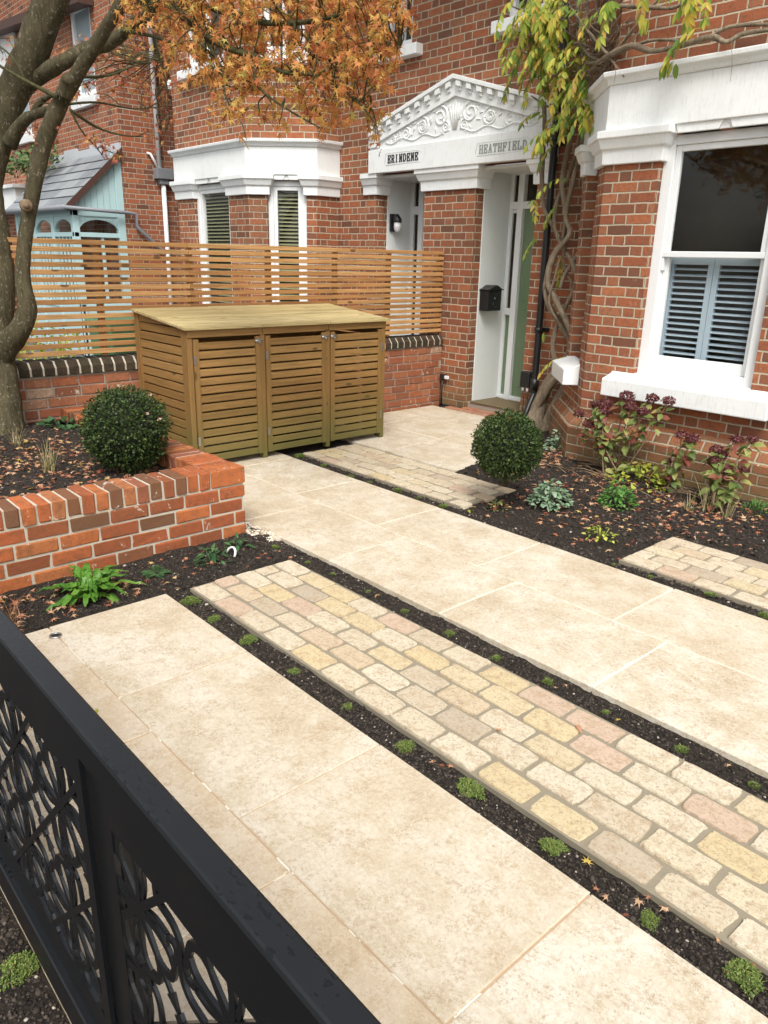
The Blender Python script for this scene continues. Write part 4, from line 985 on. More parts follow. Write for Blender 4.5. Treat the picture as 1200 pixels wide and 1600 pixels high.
# ------------------------------------------------------------------ paving
def slab(mb, x0, x1, y0, y1, z1=0.0, t=.035, g=.0045):
    x0 += g; x1 -= g; y0 += g; y1 -= g; c = .003; dz = U(-.0015, .0015); z1 += dz
    vs = [(x0, y0, z1-t), (x1, y0, z1-t), (x1, y1, z1-t), (x0, y1, z1-t), (x0, y0, z1-c), (x1, y0, z1-c), (x1, y1, z1-c), (x0, y1, z1-c), (x0+c, y0+c, z1), (x1-c, y0+c, z1), (x1-c, y1-c, z1), (x0+c, y1-c, z1)]
    mb.add(vs, [(0, 3, 2, 1), (0, 1, 5, 4), (1, 2, 6, 5), (2, 3, 7, 6), (3, 0, 4, 7), (4, 5, 9, 8), (5, 6, 10, 9), (6, 7, 11, 10), (7, 4, 8, 11), (8, 9, 10, 11)])
SL_ = .897
pv = MB()
xs = [-3.42]+[-2.635+i*SL_ for i in range(6)]
for a, b in zip(xs[:-1], xs[1:]): slab(pv, a, b, .99, 1.587, g=.0026)
xs = [-3.30, -2.34, -1.455, -.56, .34, 1.24, 2.1]
pw = MB()
for a, b in zip(xs[:-1], xs[1:]): slab(pw, a, b, .345, .99, g=.0026)
slab(pw, -3.42, -3.30, .93, .99) if False else None
slab(pw, -3.42, -3.30, .345, .99)
xs = [-5.95, -5.05, -4.155, -3.258, -2.361, -1.464, -.567, .33, 1.23, 2.13]
for a, b in zip(xs[:-1], xs[1:]): slab(pv, a, b, 2.52, 3.142)
xs = [-6.3, -5.34, -4.443, -3.546, -2.649, -1.752, -.855, .04, .94, 1.84]
for a, b in zip(xs[:-1], xs[1:]): slab(pv, a, b, 3.142, 3.755)
# patio towards the door: three rows with broken joints
for y0, y1, xs in ((4.56, 5.32, [-6.40, -5.85, -5.05, -4.17]), (5.32, 5.96, [-6.40, -5.94, -5.10, -4.60]), (5.96, 6.56, [-6.40, -5.67, -5.14])):
    for a, b in zip(xs[:-1], xs[1:]): slab(pv, a, b, y0, y1)
tag(pv.build('paving', M['slab'], None), kind='structure'); tag(pw.build('paving', M['slab_warm'], None), kind='structure')
gr = MB()
gr.box(-3.41, 2.09, .357, 1.577, -.09, -.0045); gr.box(-5.94, 2.11, 2.534, 3.142, -.09, -.0045); gr.box(-6.29, 1.82, 3.1421, 3.742, -.09, -.0045)
gr.box(-6.39, -4.182, 4.572, 5.32, -.09, -.0045); gr.box(-6.39, -4.612, 5.3201, 5.96, -.09, -.0045); gr.box(-6.39, -5.152, 5.9601, 6.548, -.09, -.0045)
tag(gr.build('paving_joints', M['grout'], None), kind='structure')
def sett(mb, cx, cy, L, W, z=0):
    n = 36; out = []; ph = U(0, 99)
    for i in range(n):
        a = 2*pi*(i+.5)/n; ca, sa = cos(a), sin(a); e = .22
        px = math.copysign(abs(ca)**e, ca)*L/2; py = math.copysign(abs(sa)**e, sa)*W/2
        w_ = 1+.07*noise.noise(Vector((ca*1.6+ph, sa*1.6, 3)))+.055*noise.noise(Vector((ca*6+ph, sa*6, 9)))+.035*noise.noise(Vector((ca*14+ph, sa*14, 2)))
        out.append((px*w_, py*w_))
    vs = []; dz = z+U(-.005, .004); tx, ty = U(-.02, .02), U(-.035, .035)
    for k, (sc, h) in enumerate(((1.0, -.03), (1.0, -.008), (.985, -.0025), (.955, .0))):
        for x, y in out:
            sx = (L/2*(1 if sc == 1 else 1)); dx = x*sc if sc == 1 else x-math.copysign(min(abs(x), (1-sc)*W*.55), x); dy = y if sc == 1 else y-math.copysign(min(abs(y), (1-sc)*W*.55), y)
            vs.append((cx+dx, cy+dy, dz+h+dx*tx+dy*ty+.0012*noise.noise(Vector(((cx+dx)*40, (cy+dy)*40, k)))))
    b = len(vs); vs.append((cx, cy, dz+.001))
    fs = [(k*n+i, k*n+(i+1) % n, (k+1)*n+(i+1) % n, (k+1)*n+i) for k in range(3) for i in range(n)] + [(3*n+i, 3*n+(i+1) % n, b) for i in range(n)]
    mb.add(vs, fs)
def sett_strip(x0, x1, y0, rows, ragged_left=True):
    mb = MB(); jm = MB()
    for r in range(rows):
        cy = y0+.064+r*.128; x = x0+(.111 if r % 2 else 0)-.0
        if r % 2: sett(mb, x0+.048, cy, .096, .112)
        while x < x1-.05:
            L = min(.207+U(-.006, .006), x1-x); sett(mb, x+.111, cy+U(-.004, .004), L, .113+U(-.004, .004), 0); x += .222
    jm.box(x0-.004, x1+.01, y0-.004, y0+.128*rows+.004, -.1, -.007)
    tag(mb.build('brick_paving', M['sett'], None, smooth=False), kind='structure'); tag(jm.build('brick_paving_joints', M['sett_joint'], None), kind='structure')
sett_strip(-3.41, 2.1, 1.722, 5); sett_strip(-5.42, -3.50, 3.90, 5); sett_strip(-2.18, 1.9, 3.90, 5)
mb = MB()
y = 6.565; i = 0
x = -6.20
while x < -5.0:
    brickbox(mb, x, x+.205, 6.562, 6.66, -.05, .010); x += .217
x = -6.02
while x < -5.25:
    brickbox(mb, x, min(x+.205, -5.205), 6.668, 6.77, -.05, .020); x += .217
part_th = tag(mb.build('threshold_paving', M['tile_red'], None), kind='structure')

# ------------------------------------------------------------------ ground
def paved(x, y):
    """signed-ish: how deep inside a paved area (positive = inside)"""
    best = -9
    for x0, x1, y0, y1 in ((-3.42, 2.1, .345, 1.587), (-6.3, 2.1, 2.52, 3.755), (-3.418, 2.1, 1.714, 2.37), (-5.43, -3.49, 3.892, 4.548), (-2.188, 1.9, 3.892, 4.548), (-6.4, -4.17, 4.56, 5.32), (-6.4, -4.6, 5.32, 5.96), (-6.4, -5.0, 5.96, 6.7)):
        best = max(best, min(x-x0, x1-x, y-y0, y1-y))
    return best
def soil_h(x, y):
    h = -.022 + .012*noise.noise(Vector((x*3, y*3, 0))) + .010*noise.noise(Vector((x*13, y*13, 5))) + .007*noise.noise(Vector((x*38, y*38, 8)))
    if y > 4.2 and x > -4.6: h += .05*min(1, (y-4.2)/.6)
    if x < -3.44 and .1 < y < 2.5 and x > -4.1: h += .02
    d = paved(x, y)
    if d > -.002: h = min(h, -.030)
    elif d > -.03: h = min(h, -.012)
    return h
def grid(x0, x1, y0, y1, st, hf):
    nx = int((x1-x0)/st); ny = int((y1-y0)/st); vs = []
    for j in range(ny+1):
        for i in range(nx+1):
            x = x0+(x1-x0)*i/nx; y = y0+(y1-y0)*j/ny; vs.append((x, y, hf(x, y)))
    return MB().add(vs, [(j*(nx+1)+i, j*(nx+1)+i+1, (j+1)*(nx+1)+i+1, (j+1)*(nx+1)+i) for j in range(ny) for i in range(nx)], True)
tag(grid(-6.40, 2.2, -.9, 6.74, .026, soil_h).build('soil', M['soil'], None), kind='structure')
def bed_h(x, y): return .335+.02*noise.noise(Vector((x*3, y*3, 2)))+.012*noise.noise(Vector((x*14, y*14, 1)))+.006*noise.noise(Vector((x*40, y*40, 1)))+.05*math.exp(-((x+5.95)**2+(y-1.7)**2)*4)
tag(grid(-6.42, -4.16, .2, 2.19, .024, bed_h).build('soil', M['soil'], None), kind='structure')
mb = MB(); mb.box(-120, 120, -120, -.9, -.4, -.10); mb.box(2.2, 120, -.9, 120, -.4, -.11); mb.box(-120, -6.66, -.9, 120, -.4, -.02); mb.box(-6.66, 2.2, 6.8, 120, -.4, -.12)
tag(mb.build('ground', M['asphalt'], None), kind='structure')
def ico(mb, c, r, flat=.7):
    t = (1+5**.5)/2; vs = [(-1, t, 0), (1, t, 0), (-1, -t, 0), (1, -t, 0), (0, -1, t), (0, 1, t), (0, -1, -t), (0, 1, -t), (t, 0, -1), (t, 0, 1), (-t, 0, -1), (-t, 0, 1)]
    fs = [(0, 11, 5), (0, 5, 1), (0, 1, 7), (0, 7, 10), (0, 10, 11), (1, 5, 9), (5, 11, 4), (11, 10, 2), (10, 7, 6), (7, 1, 8), (3, 9, 4), (3, 4, 2), (3, 2, 6), (3, 6, 8), (3, 8, 9), (4, 9, 5), (2, 4, 11), (6, 2, 10), (8, 6, 7), (9, 8, 1)]
    a = U(0, 3.1); ca, sa = cos(a), sin(a); sx, sy = U(.7, 1.3), U(.6, 1.1); out = []
    for x, y, z in vs:
        k = r/1.9*U(.75, 1.2); x, y, z = x*sx*k, y*sy*k, z*flat*k; out.append((c[0]+x*ca-y*sa, c[1]+x*sa+y*ca, c[2]+z))
    mb.add(out, fs, True)
def in_soil(x, y): return paved(x, y) < -.006
mb = MB()
zones = [((-3.42, -.2, 1.585, 1.735), 12000, .0052), ((-4.1, -.4, 2.355, 2.525), 9000, .0055), ((-5.3, -.9, 3.755, 3.905), 2500, .009), ((-5.2, -3.6, 4.53, 4.58), 150, .008), ((-4.3, -.8, 4.3, 6.2), 6500, .011), ((-3.5, -1.9, 3.8, 4.9), 1300, .010), ((-3.93, -3.4, .3, 2.5), 7000, .0065), ((-2.2, -.9, -.1, .34), 9000, .0055), ((-3.42, -3.38, 1.6, 2.5), 100, .008)]
for (x0, x1, y0, y1), n, r in zones:
    for _ in range(n):
        x, y = U(x0, x1), U(y0, y1)
        if not in_soil(x, y) or (x > -4.4 and y > 5.6 and x > -3.9): continue
        rr_ = r*U(.35, 1.1)*(2.0 if rnd.random() < .03 else 1); ico(mb, (x, y, soil_h(x, y)+rr_*.25), rr_)
for _ in range(2200):
    x, y = U(-6.3, -4.2), U(.3, 2.15); rr_ = .011*U(.35, 1.3); ico(mb, (x, y, bed_h(x, y)+rr_*.2), rr_)
tag(mb.build('soil_crumbs', M['crumb'], None), kind='stuff')
mb = MB()
for _ in range(420):
    x, y = U(-4.12, -3.72), U(2.405, 2.53)
    if x > -3.86 and y < 2.44: continue
    if x > -3.98 and y < 2.40: continue
    ico(mb, (x, y, -.012+U(0, .012)), .013*U(.6, 1.2), .8)
tag(mb.build('gravel', M['gravel'], None), kind='stuff')

# ------------------------------------------------------------------ leaves and plants
def frame(d, nrm=None):
    d = Vector(d).normalized(); n = Vector(nrm) if nrm is not None else Vector((U(-1, 1), U(-1, 1), U(-1, 1)))
    n = n - d*n.dot(d)
    if n.length < 1e-3: n = d.orthogonal()
    n.normalize(); return d, n, d.cross(n)
def leaf_ovate(mb, p, d, L, W, nrm=None, fold=.25, curl=.15, n=4, tip=1.0):
    d, nn, s = frame(d, nrm); p = Vector(p); vs = []; fs = []
    for i in range(n+1):
        t = i/n; w = W/2*(sin(pi*min(1, t**.8*.97+.03))**.85 if t < 1 else 0.0); c = p+d*(L*t)-nn*(curl*L*t*t)
        vs += [c - s*w + nn*(fold*w), c, c + s*w + nn*(fold*w)]
    for i in range(n): a = i*3; fs += [(a, a+1, a+4, a+3), (a+1, a+2, a+5, a+4)]
    mb.add(vs, fs)
def leaf_maple(mb, p, d, size, nrm=None, lobes=7, cup=.55):
    d, nn, s = frame(d, nrm); p = Vector(p); vs = [p]; m = lobes; ang = 2.15 if lobes == 7 else 1.75
    k = 0; pts = []
    for i in range(m):
        a = -ang+2*ang*i/(m-1); r = size*(1-.42*abs(a)/ang)*U(.9, 1.1)
        if i > 0: am = a-ang/(m-1); pts.append((am, size*.34*(1-.25*abs(am)/ang)))
        pts.append((a-.13, r*.52)); pts.append((a, r)); pts.append((a+.13, r*.52))
    cu = U(.0, 1)*cup
    for a, r in pts: vs.append(p + d*(r*cos(a)) + s*(r*sin(a)) - nn*(cu*r*r/size) + nn*U(-.03, .03)*size)
    mb.add(vs, [(0, i, i+1) for i in range(1, len(vs)-1)])
def blade(mb, p, d, L, W, bend=.5, n=3):
    d, nn, s = frame(d, (0, 0, 1)); p = Vector(p); vs = []
    for i in range(n+1):
        t = i/n; w = W/2*(1-t)**.7; c = p+d*(L*t)-Vector((0, 0, 1))*(bend*L*t*t*.6); vs += [c-s*w, c+s*w]
    mb.add(vs, [(i*2, i*2+1, i*2+3, i*2+2) for i in range(n)])
def rdir(up_=.0):
    v = Vector((rnd.gauss(0, 1), rnd.gauss(0, 1), rnd.gauss(0, 1)+up_)); return v.normalized()

# clipped box balls
def box_ball(name, label, c, r, petals=0, seed=1):
    t = thing(name, label, 'topiary bush', loc=c); mb = MB(); c = Vector(c)
    for i in range(9500):
        v = rdir(); lump = 1+.11*noise.noise(v*2.2+Vector((seed, 0, 0)))+.08*noise.noise(v*6+Vector((seed, 4, 0)))+(.09*rnd.random() if rnd.random() < .03 else 0)
        rr_ = r*lump*U(.80, 1.03); 
        if v.z < -.93: continue
        dd = (v*U(.4, 1.2)+rdir()*.8+Vector((0, 0, .25))).normalized(); L = U(.014, .024)
        leaf_ovate(mb, v*rr_, dd, L, L*.6, v+rdir()*.6, .2, .1, 2)
    mb.build('foliage', M['box_leaf'], t)
    co = MB();  # closed near-black core that fills the ball behind its leaves
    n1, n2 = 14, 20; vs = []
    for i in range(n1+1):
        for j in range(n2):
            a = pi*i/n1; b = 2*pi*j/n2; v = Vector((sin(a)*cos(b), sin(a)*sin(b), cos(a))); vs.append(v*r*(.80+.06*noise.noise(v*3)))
    co.add(vs, [(i*n2+j, (i+1)*n2+j, (i+1)*n2+(j+1) % n2, i*n2+(j+1) % n2) for i in range(n1) for j in range(n2)]); co.build('dark_core', M['box_core'], t)
    tr = MB(); tr.tube([(0, 0, -r*.8), (0, 0, -r-.05)], .02, 8); tr.build('trunk', M['bark'], t)
    if petals:
        pm = MB()
        for _ in range(petals):
            v = rdir(.6)
            if v.z < 0: continue
            for _ in range(3): leaf_ovate(pm, v*r*1.03, rdir()+v, .022, .016, v, .2, .3, 2)
        pm.build('dry_petals', M['dry_petal'], t)
bc = onZ(200, 738, .345)
box_ball('box_ball', 'round clipped box ball in the raised bed beside the bin store', atD(197, 671, 4.83), .264, 12, 1)
box_ball('box_ball', 'round clipped box ball between the brick setts and the wisteria', atD(793, 697, 5.32), .236, 0, 9)

# ------------------------------------------------------------------ maple
mt = thing('maple_tree', 'mottled multi-stemmed maple with orange autumn leaves in the raised bed', 'tree', loc=(-6.1, 1.6, .33))
def pix(l): return [atD(*q) for q in l]
tk = MB()
def limb(l, rads, seg=12, wob=.18, mb=None, n=6):
    pts = smoothline(pix(l), n); (mb or tk).tube(pts, lerp_list(rads, 0, len(pts)), seg, wob)
    return pts
l1 = limb([(6, 715, 5.72), (6, 665, 5.74), (4, 600, 5.76), (-6, 530, 5.78), (-4, 450, 5.78), (-6, 400, 5.78), (-12, 350, 5.75), (-20, 290, 5.7), (-4, 215, 5.65), (16, 152, 5.6), (42, 100, 5.5), (62, 48, 5.4), (88, -20, 5.3), (120, -90, 5.2)], [.20, .145, .115, .11, .13, .12, .11, .105, .108, .11, .112, .110, .105, .10], 18, .12)
l2 = limb([(-15, 575, 5.75), (8, 545, 5.7), (32, 512, 5.6), (42, 484, 5.55), (36, 440, 5.5), (37, 395, 5.45), (44, 340, 5.4), (54, 285, 5.35), (68, 225, 5.3), (92, 165, 5.2), (113, 128, 5.15), (138, 88, 5.05), (162, 50, 4.95), (184, 15, 4.85), (215, -45, 4.7)], [.10, .09, .078, .068, .054, .051, .051, .053, .057, .055, .052, .045, .042, .040, .036], 14, .12)
l3 = limb([(30, 140, 5.6), (62, 118, 5.52), (95, 99, 5.4), (135, 78, 5.35), (172, 68, 5.25), (203, 42, 5.15), (240, 12, 5.0), (275, -25, 4.8)], [.075, .058, .052, .048, .044, .042, .038, .034], 12)
limb([(15, 225, 5.6), (32, 195, 5.5), (52, 180, 5.4), (80, 170, 5.3), (98, 150, 5.2)], [.06, .045, .035, .03, .025], 9); limb([(52, 180, 5.4), (62, 160, 5.35), (80, 148, 5.3)], [.028, .024, .02], 8)
limb([(100, 150, 5.1), (105, 130, 5.05), (107, 122, 5.0)], [.05, .045, .035], 10)
tko = part(tk, 'trunk', M['bark'], mt)
kn = MB(); kc = atD(41, 321, 5.30)
for rr_, dd in ((.045, .0), (.028, .012)):
    kn.tube([kc - ray(41, 321).normalized()*dd*-1, kc - ray(41, 321).normalized()*(dd+.012)], [rr_, rr_*.75], 12)
part(kn, 'knot', M['stem'], tko)
bm = MB(); tw = []                            # boughs and twigs carrying leaves: list of polylines
def bough(l, rads, seg=7):
    p = limb(l, rads, seg, .1, bm); tw.append(p); return p
bough([(205, 2, 4.85), (246, 0, 4.6), (290, 28, 4.4), (320, 55, 4.3), (360, 76, 4.2), (402, 90, 4.1), (440, 112, 4.0), (500, 120, 3.95), (560, 160, 3.9), (590, 200, 3.85)], [.035, .028, .022, .020, .018, .015, .012, .009, .006, .003])
bough([(235, 12, 4.9), (300, 8, 4.6), (350, 18, 4.45), (400, 34, 4.3), (460, 36, 4.2), (520, 26, 4.1), (570, 5, 4.05), (610, -10, 4.0)], [.03, .024, .02, .017, .014, .011, .008, .005])
bough([(320, 55, 4.3), (345, 110, 4.25), (352, 150, 4.2), (372, 185, 4.2)], [.012, .009, .006, .003])
bough([(402, 90, 4.1), (400, 130, 4.0), (440, 165, 4.0), (500, 200, 3.95)], [.011, .008, .006, .003])
bough([(460, 36, 4.2), (470, 70, 4.1), (520, 95, 4.0), (575, 95, 3.95), (625, 75, 3.9)], [.011, .009, .007, .005, .003])
bough([(205, 2, 4.85), (260, -30, 4.7), (330, -40, 4.5), (420, -30, 4.3), (520, -45, 4.2), (620, -25, 4.1)], [.03, .025, .02, .016, .012, .006])
bough([(110, 172, 5.1), (150, 198, 5.3), (190, 211, 5.4), (232, 214, 5.5)], [.012, .009, .006, .003]); bough([(110, 172, 5.1), (128, 205, 5.2), (150, 230, 5.3), (165, 250, 5.4)], [.008, .006, .004, .002])
bough([(0, 103, 5.2), (40, 126, 5.15), (90, 152, 5.1)], [.010, .012, .014]); bough([(-10, 65, 5.3), (20, 90, 5.25), (38, 122, 5.2)], [.006, .006, .005])
bough([(120, 120, 5.1), (170, 118, 5.6), (220, 100, 6.0), (270, 95, 6.3)], [.012, .009, .006, .003]); bough([(92, 165, 5.2), (150, 160, 5.6), (210, 170, 6.0), (262, 165, 6.2)], [.01, .008, .005, .003])
bough([(240, 60, 5.2), (255, 110, 5.1), (262, 150, 5.1), (258, 205, 5.1)], [.008, .006, .004, .002]); bough([(190, 48, 5.1), (250, 60, 4.9), (300, 85, 4.7), (330, 120, 4.6)], [.012, .009, .006, .003])
crown = MB(); far = MB()
def clump(px_, py_, dist, rad, n, size, mb, spread=.55):
    c = atD(px_, py_, dist)
    # a twig from the nearest bough to the clump, then side shoots
    best = min((q for l in tw for q in l), key=lambda q: (q-c).length)
    mid = (best+c)/2+Vector((U(-.05, .05), U(-.05, .05), U(.0, .08))); bm.tube(smoothline([best, mid, c], 4), lerp_list([.005, .004, .002], 0, 9), 5)
    ns = max(2, n//6)
    for _ in range(ns):
        e = c+Vector((rnd.gauss(0, rad), rnd.gauss(0, rad), rnd.gauss(0, rad*.6)-.02)); b = c+(best-c)*U(0, .3)
        ln = smoothline([b, (b+e)/2+Vector((0, 0, .03)), e], 3); bm.tube(ln, .0018, 4, cap=False)
        for k in range(6):
            q = ln[-1-int(abs(rnd.gauss(0, 2))) % 5]; q = q+rdir()*U(.01, .05)
            d = Vector((U(-1, 1), U(-1, 1), U(-1.3, .15))); leaf_maple(mb, q, d, size*U(.65, 1.15), rdir()+Vector((.25, -.5, .5)), 7 if rnd.random() < .6 else 5)
def fill(x0, x1, y0, y1, step, test, dist, rad, n, size, mb):
    y = y0
    while y < y1:
        x = x0
        while x < x1:
            xx, yy = x+U(-step*.5, step*.5), y+U(-step*.5, step*.5)
            if test(xx, yy): clump(xx, yy, dist(xx), rad, n, size, mb)
            x += step
        y += step
def lowb(x):            # lower edge of the crown in the view, from the photo
    P_ = [(180, 20), (240, 60), (300, 108), (345, 150), (375, 175), (410, 165), (440, 182), (480, 150), (520, 170), (560, 180), (600, 130), (635, 55), (680, 0)]
    for (a, b), (c, d) in zip(P_[:-1], P_[1:]):
        if a <= x <= c: return b+(d-b)*(x-a)/(c-a)
    return 0
fill(220, 628, -55, 190, 20, lambda x, y: y < lowb(x)-4, lambda x: 4.5-(x-230)/400*.65+U(-.3, .35), .085, 18, .047, crown)
for x, y in ((372, 190), (436, 195), (512, 195), (545, 200), (575, 190), (590, 205), (600, 85), (405, 175), (265, 75), (300, 120)): clump(x, y, 4.1, .05, 9, .046, crown)
fill(110, 275, -20, 205, 21, lambda x, y: y > 60-(x-110)*.3 and y < 150+(x-130)*.35, lambda x: 6.2+U(-.3, .5), .10, 17, .040, far)
for x, y, n in ((230, 205, 12), (250, 200, 12), (255, 215, 6), (165, 232, 5), (150, 225, 4), (15, 60, 8), (5, 85, 8), (95, 180, 5), (75, 215, 4), (118, 130, 5), (190, 245, 3), (55, 200, 4)): clump(x, y, 5.3, .05, n, .036, far)
part(bm, 'branches', M['twig'], mt); part(crown, 'crown', M['maple_leaf'], mt); o = part(far, 'crown', M['maple_far'], mt); o['label'] = 'russet leaves behind the trunks'

# ------------------------------------------------------------------ wisteria
wi = thing('wisteria', 'twisting old wisteria with yellow-green leaves climbing between porch and bay window', 'climbing plant', loc=(-4.8, 6.5, 0))
vm = MB()
def vine(l, rads, Y=6.60, seg=9, wob=.3):
    pts = [onY(x, y, (Y if len(q) == 0 else q[0])) for x, y, *q in l]; sp = smoothline(pts, 6); rads = [r*(1.2 if r > .034 else .98) for r in rads]
    vm.tube(sp, lerp_list(rads, 0, len(sp)), seg, wob); return sp
V = []
V.append(vine([(838, 672, 6.42), (846, 625, 6.47), (862, 590, 6.5), (884, 565, 6.52), (892, 540, 6.55), (878, 510, 6.5), (858, 478, 6.45), (853, 445, 6.45), (862, 405, 6.5), (880, 370, 6.55), (884, 330, 6.5), (878, 290, 6.5), (886, 240, 6.55), (898, 190, 6.55), (903, 130, 6.5), (905, 70, 6.5), (900, -20, 6.5)], [.066, .056, .044, .038, .034, .032, .03, .03, .027, .025, .025, .025, .025, .023, .02, .02, .02]))
V.append(vine([(852, 678, 6.44), (866, 640, 6.46), (884, 605, 6.48), (905, 568, 6.5), (898, 535, 6.45), (884, 500, 6.42), (868, 468, 6.42), (856, 440, 6.4), (866, 400, 6.42), (890, 365, 6.42), (884, 335, 6.5), (896, 280, 6.5), (908, 230, 6.45), (918, 180, 6.4), (922, 120, 6.35), (930, 50, 6.3), (935, -20, 6.3)], [.07, .058, .046, .036, .03, .03, .03, .028, .025, .024, .024, .025, .025, .023, .02, .02, .02]))
V.append(vine([(866, 680, 6.46), (880, 640, 6.5), (882, 600, 6.52), (868, 565, 6.5), (864, 535, 6.5), (874, 500, 6.5), (888, 470, 6.5), (900, 440, 6.5), (894, 410, 6.48), (878, 385, 6.5), (866, 350, 6.5), (872, 310, 6.52), (890, 270, 6.55), (905, 215, 6.5), (912, 150, 6.45), (914, 80, 6.4), (918, 0, 6.4)], [.065, .055, .042, .030, .024, .024, .024, .022, .022, .02, .02, .02, .02, .02, .018, .016, .015]))
V.append(vine([(872, 675, 6.4), (893, 640, 6.45), (908, 600, 6.5), (914, 570, 6.55)], [.045, .032, .022, .012]))
V.append(vine([(828, 672, 6.36), (836, 640, 6.42), (856, 606, 6.42), (880, 578, 6.45), (896, 560, 6.5)], [.06, .05, .04, .034, .03]))
V.append(vine([(850, 160, 6.5), (851, 200, 6.5), (848, 240, 6.5), (847, 290, 6.48), (850, 325, 6.5), (862, 350, 6.5), (874, 372, 6.5)], [.02, .024, .026, .024, .02, .018, .016]))
V.append(vine([(912, 455, 6.6), (893, 440, 6.55), (880, 410, 6.5), (884, 380, 6.45)], [.014, .015, .016, .016]))
V.append(vine([(905, 345, 6.5), (910, 375, 6.5), (898, 405, 6.5), (884, 425, 6.48), (875, 450, 6.45)], [.014, .016, .018, .018, .018])); V.append(vine([(905, 230, 6.4), (912, 290, 6.4), (908, 350, 6.45)], [.014, .015, .014]))
V.append(vine([(870, 500, 6.4), (858, 470, 6.38), (868, 430, 6.38), (873, 408, 6.4)], [.012, .013, .012, .01]))
# along the wall above the bay
H = []
H.append(vine([(905, 150, 6.2), (925, 110, 6.0), (950, 88, 5.72), (985, 72, 5.64), (1020, 80, 5.62), (1060, 72, 5.62), (1110, 58, 5.64), (1135, 66, 5.62), (1165, 52, 5.64), (1230, 44, 5.64)], [.022, .02, .02, .022, .020, .018, .022, .016, .017, .016]))
H.append(vine([(910, 100, 6.2), (940, 95, 5.8), (1000, 68, 5.66), (1040, 62, 5.64), (1090, 66, 5.64), (1140, 42, 5.66), (1200, 38, 5.66)], [.014, .014, .013, .012, .012, .014, .012]))
H.append(vine([(905, 60, 6.2), (935, 35, 5.9), (960, 12, 5.7), (1000, 10, 5.66), (1050, 12, 5.66), (1100, -8, 5.66)], [.02, .018, .016, .016, .014, .012])); H.append(vine([(890, 10, 6.3), (920, 50, 5.95), (945, 80, 5.75), (975, 120, 5.64)], [.014, .013, .011, .006]))
H.append(vine([(870, 40, 6.5), (900, 60, 6.2), (920, 85, 6.0), (945, 95, 5.8), (965, 75, 5.68), (1010, 20, 5.66), (1045, -20, 5.66)], [.012, .013, .013, .012, .011, .01, .008]))
H.append(vine([(800, 75, 6.2), (850, 100, 6.35), (890, 150, 6.45)], [.005, .009, .012])); H.append(vine([(830, 150, 6.3), (862, 170, 6.4), (895, 190, 6.45)], [.006, .01, .014])); H.append(vine([(800, 10, 6.1), (850, 30, 6.3), (900, 60, 6.4)], [.006, .01, .014]))
for _ in range(130):                         # tangle of thin shoots in the corner
    x, y = U(880, 955), U(-10, 170); x2, y2 = x+U(-50, 70), y+U(-70, 60); y = min(y, 150-max(0, x-905)*1.2); y2 = min(y2, 150-max(0, x2-905)*1.2) if x2 > 905 else y2
    ya = 6.45-(x-880)/75*.75; yb = 6.45-max(0, min(1, (x2-880)/75))*.75
    vine([(x, y, ya), ((x+x2)/2+U(-14, 14), (y+y2)/2+U(-14, 14), (ya+yb)/2-.03), (x2, y2, yb)], [.004, .0035, .002], 6.3, 5, 0)
for x, y0, y1, yy in ((1052, 60, 100, 5.58), (1142, 60, 127, 5.58), (960, 95, 130, 5.62), (1176, 0, 30, 5.6)): vine([(x, y0, yy), (x+2, (y0+y1)/2, yy-.01), (x-1, y1, yy)], [.002, .002, .0015], yy, 4, 0)
part(vm, 'stems', M['vine'], wi)
lf = MB()
def wleaf(p, d0, L=.30, n=5, droop=.8, size=.075):
    """one pinnate leaf: a drooping stalk with paired leaflets"""
    p = Vector(p); d = Vector(d0).normalized(); q = p.copy(); st_ = L/n; s = d.cross(Vector((0, 0, 1)))
    if s.length < .1: s = Vector((1, 0, 0))
    s.normalize(); pts = [q.copy()]
    for i in range(n):
        d = (d+Vector((0, 0, -droop*.35))).normalized(); q = q+d*st_; pts.append(q.copy())
        for sg in (-1, 1):
            ld = (s*sg*U(.5, .9)+d*.5+Vector((0, 0, -U(.5, 1.1)))).normalized(); ls = size*U(.75, 1.1)
            leaf_ovate(lf, q, ld, ls, ls*.36, Vector((U(-.4, .4), -1, .5)), .15, .12, 4)
    leaf_ovate(lf, q, (d+Vector((0, 0, -.5))), size*1.1, size*.4, Vector((U(-.4, .4), -1, .4)), .15, .1, 4)
    lf.tube(pts, .0016, 4, cap=False)
def wl(px_, py_, Y, n, sx, sy, **k):
    for _ in range(int(n*1.45) if n > 2 else n):
        c = onY(px_+rnd.gauss(0, sx), py_+rnd.gauss(0, sy), Y+U(-.12, .12)); wleaf(c, (U(-1, .7), U(-1, .1), U(-.3, .6)), U(.18, .34), rnd.choice((4, 5, 5, 6)), U(.6, 1.3), U(.075, .10))
wl(845, 5, 6.15, 20, 20, 22); wl(880, 20, 6.2, 10, 22, 25); wl(830, 55, 6.15, 12, 9, 20); wl(850, 75, 6.25, 12, 18, 22); wl(818, 100, 6.2, 3, 5, 12); wl(875, 105, 6.3, 9, 14, 18)
wl(915, 100, 6.15, 3, 8, 14); wl(912, 135, 6.15, 7, 10, 14); wl(890, 180, 6.3, 4, 8, 8); wl(876, 200, 6.35, 4, 5, 12); wl(862, 185, 6.35, 3, 5, 8); wl(920, 165, 6.2, 4, 7, 8)
wl(895, 285, 6.35, 1, 3, 5); wl(830, 315, 6.45, 1, 3, 2); wl(865, 318, 6.4, 1, 5, 2); wl(845, 370, 6.45, 1, 3, 3); wl(892, 560, 6.45, 1, 4, 3); wl(880, 390, 6.45, 1, 3, 3)
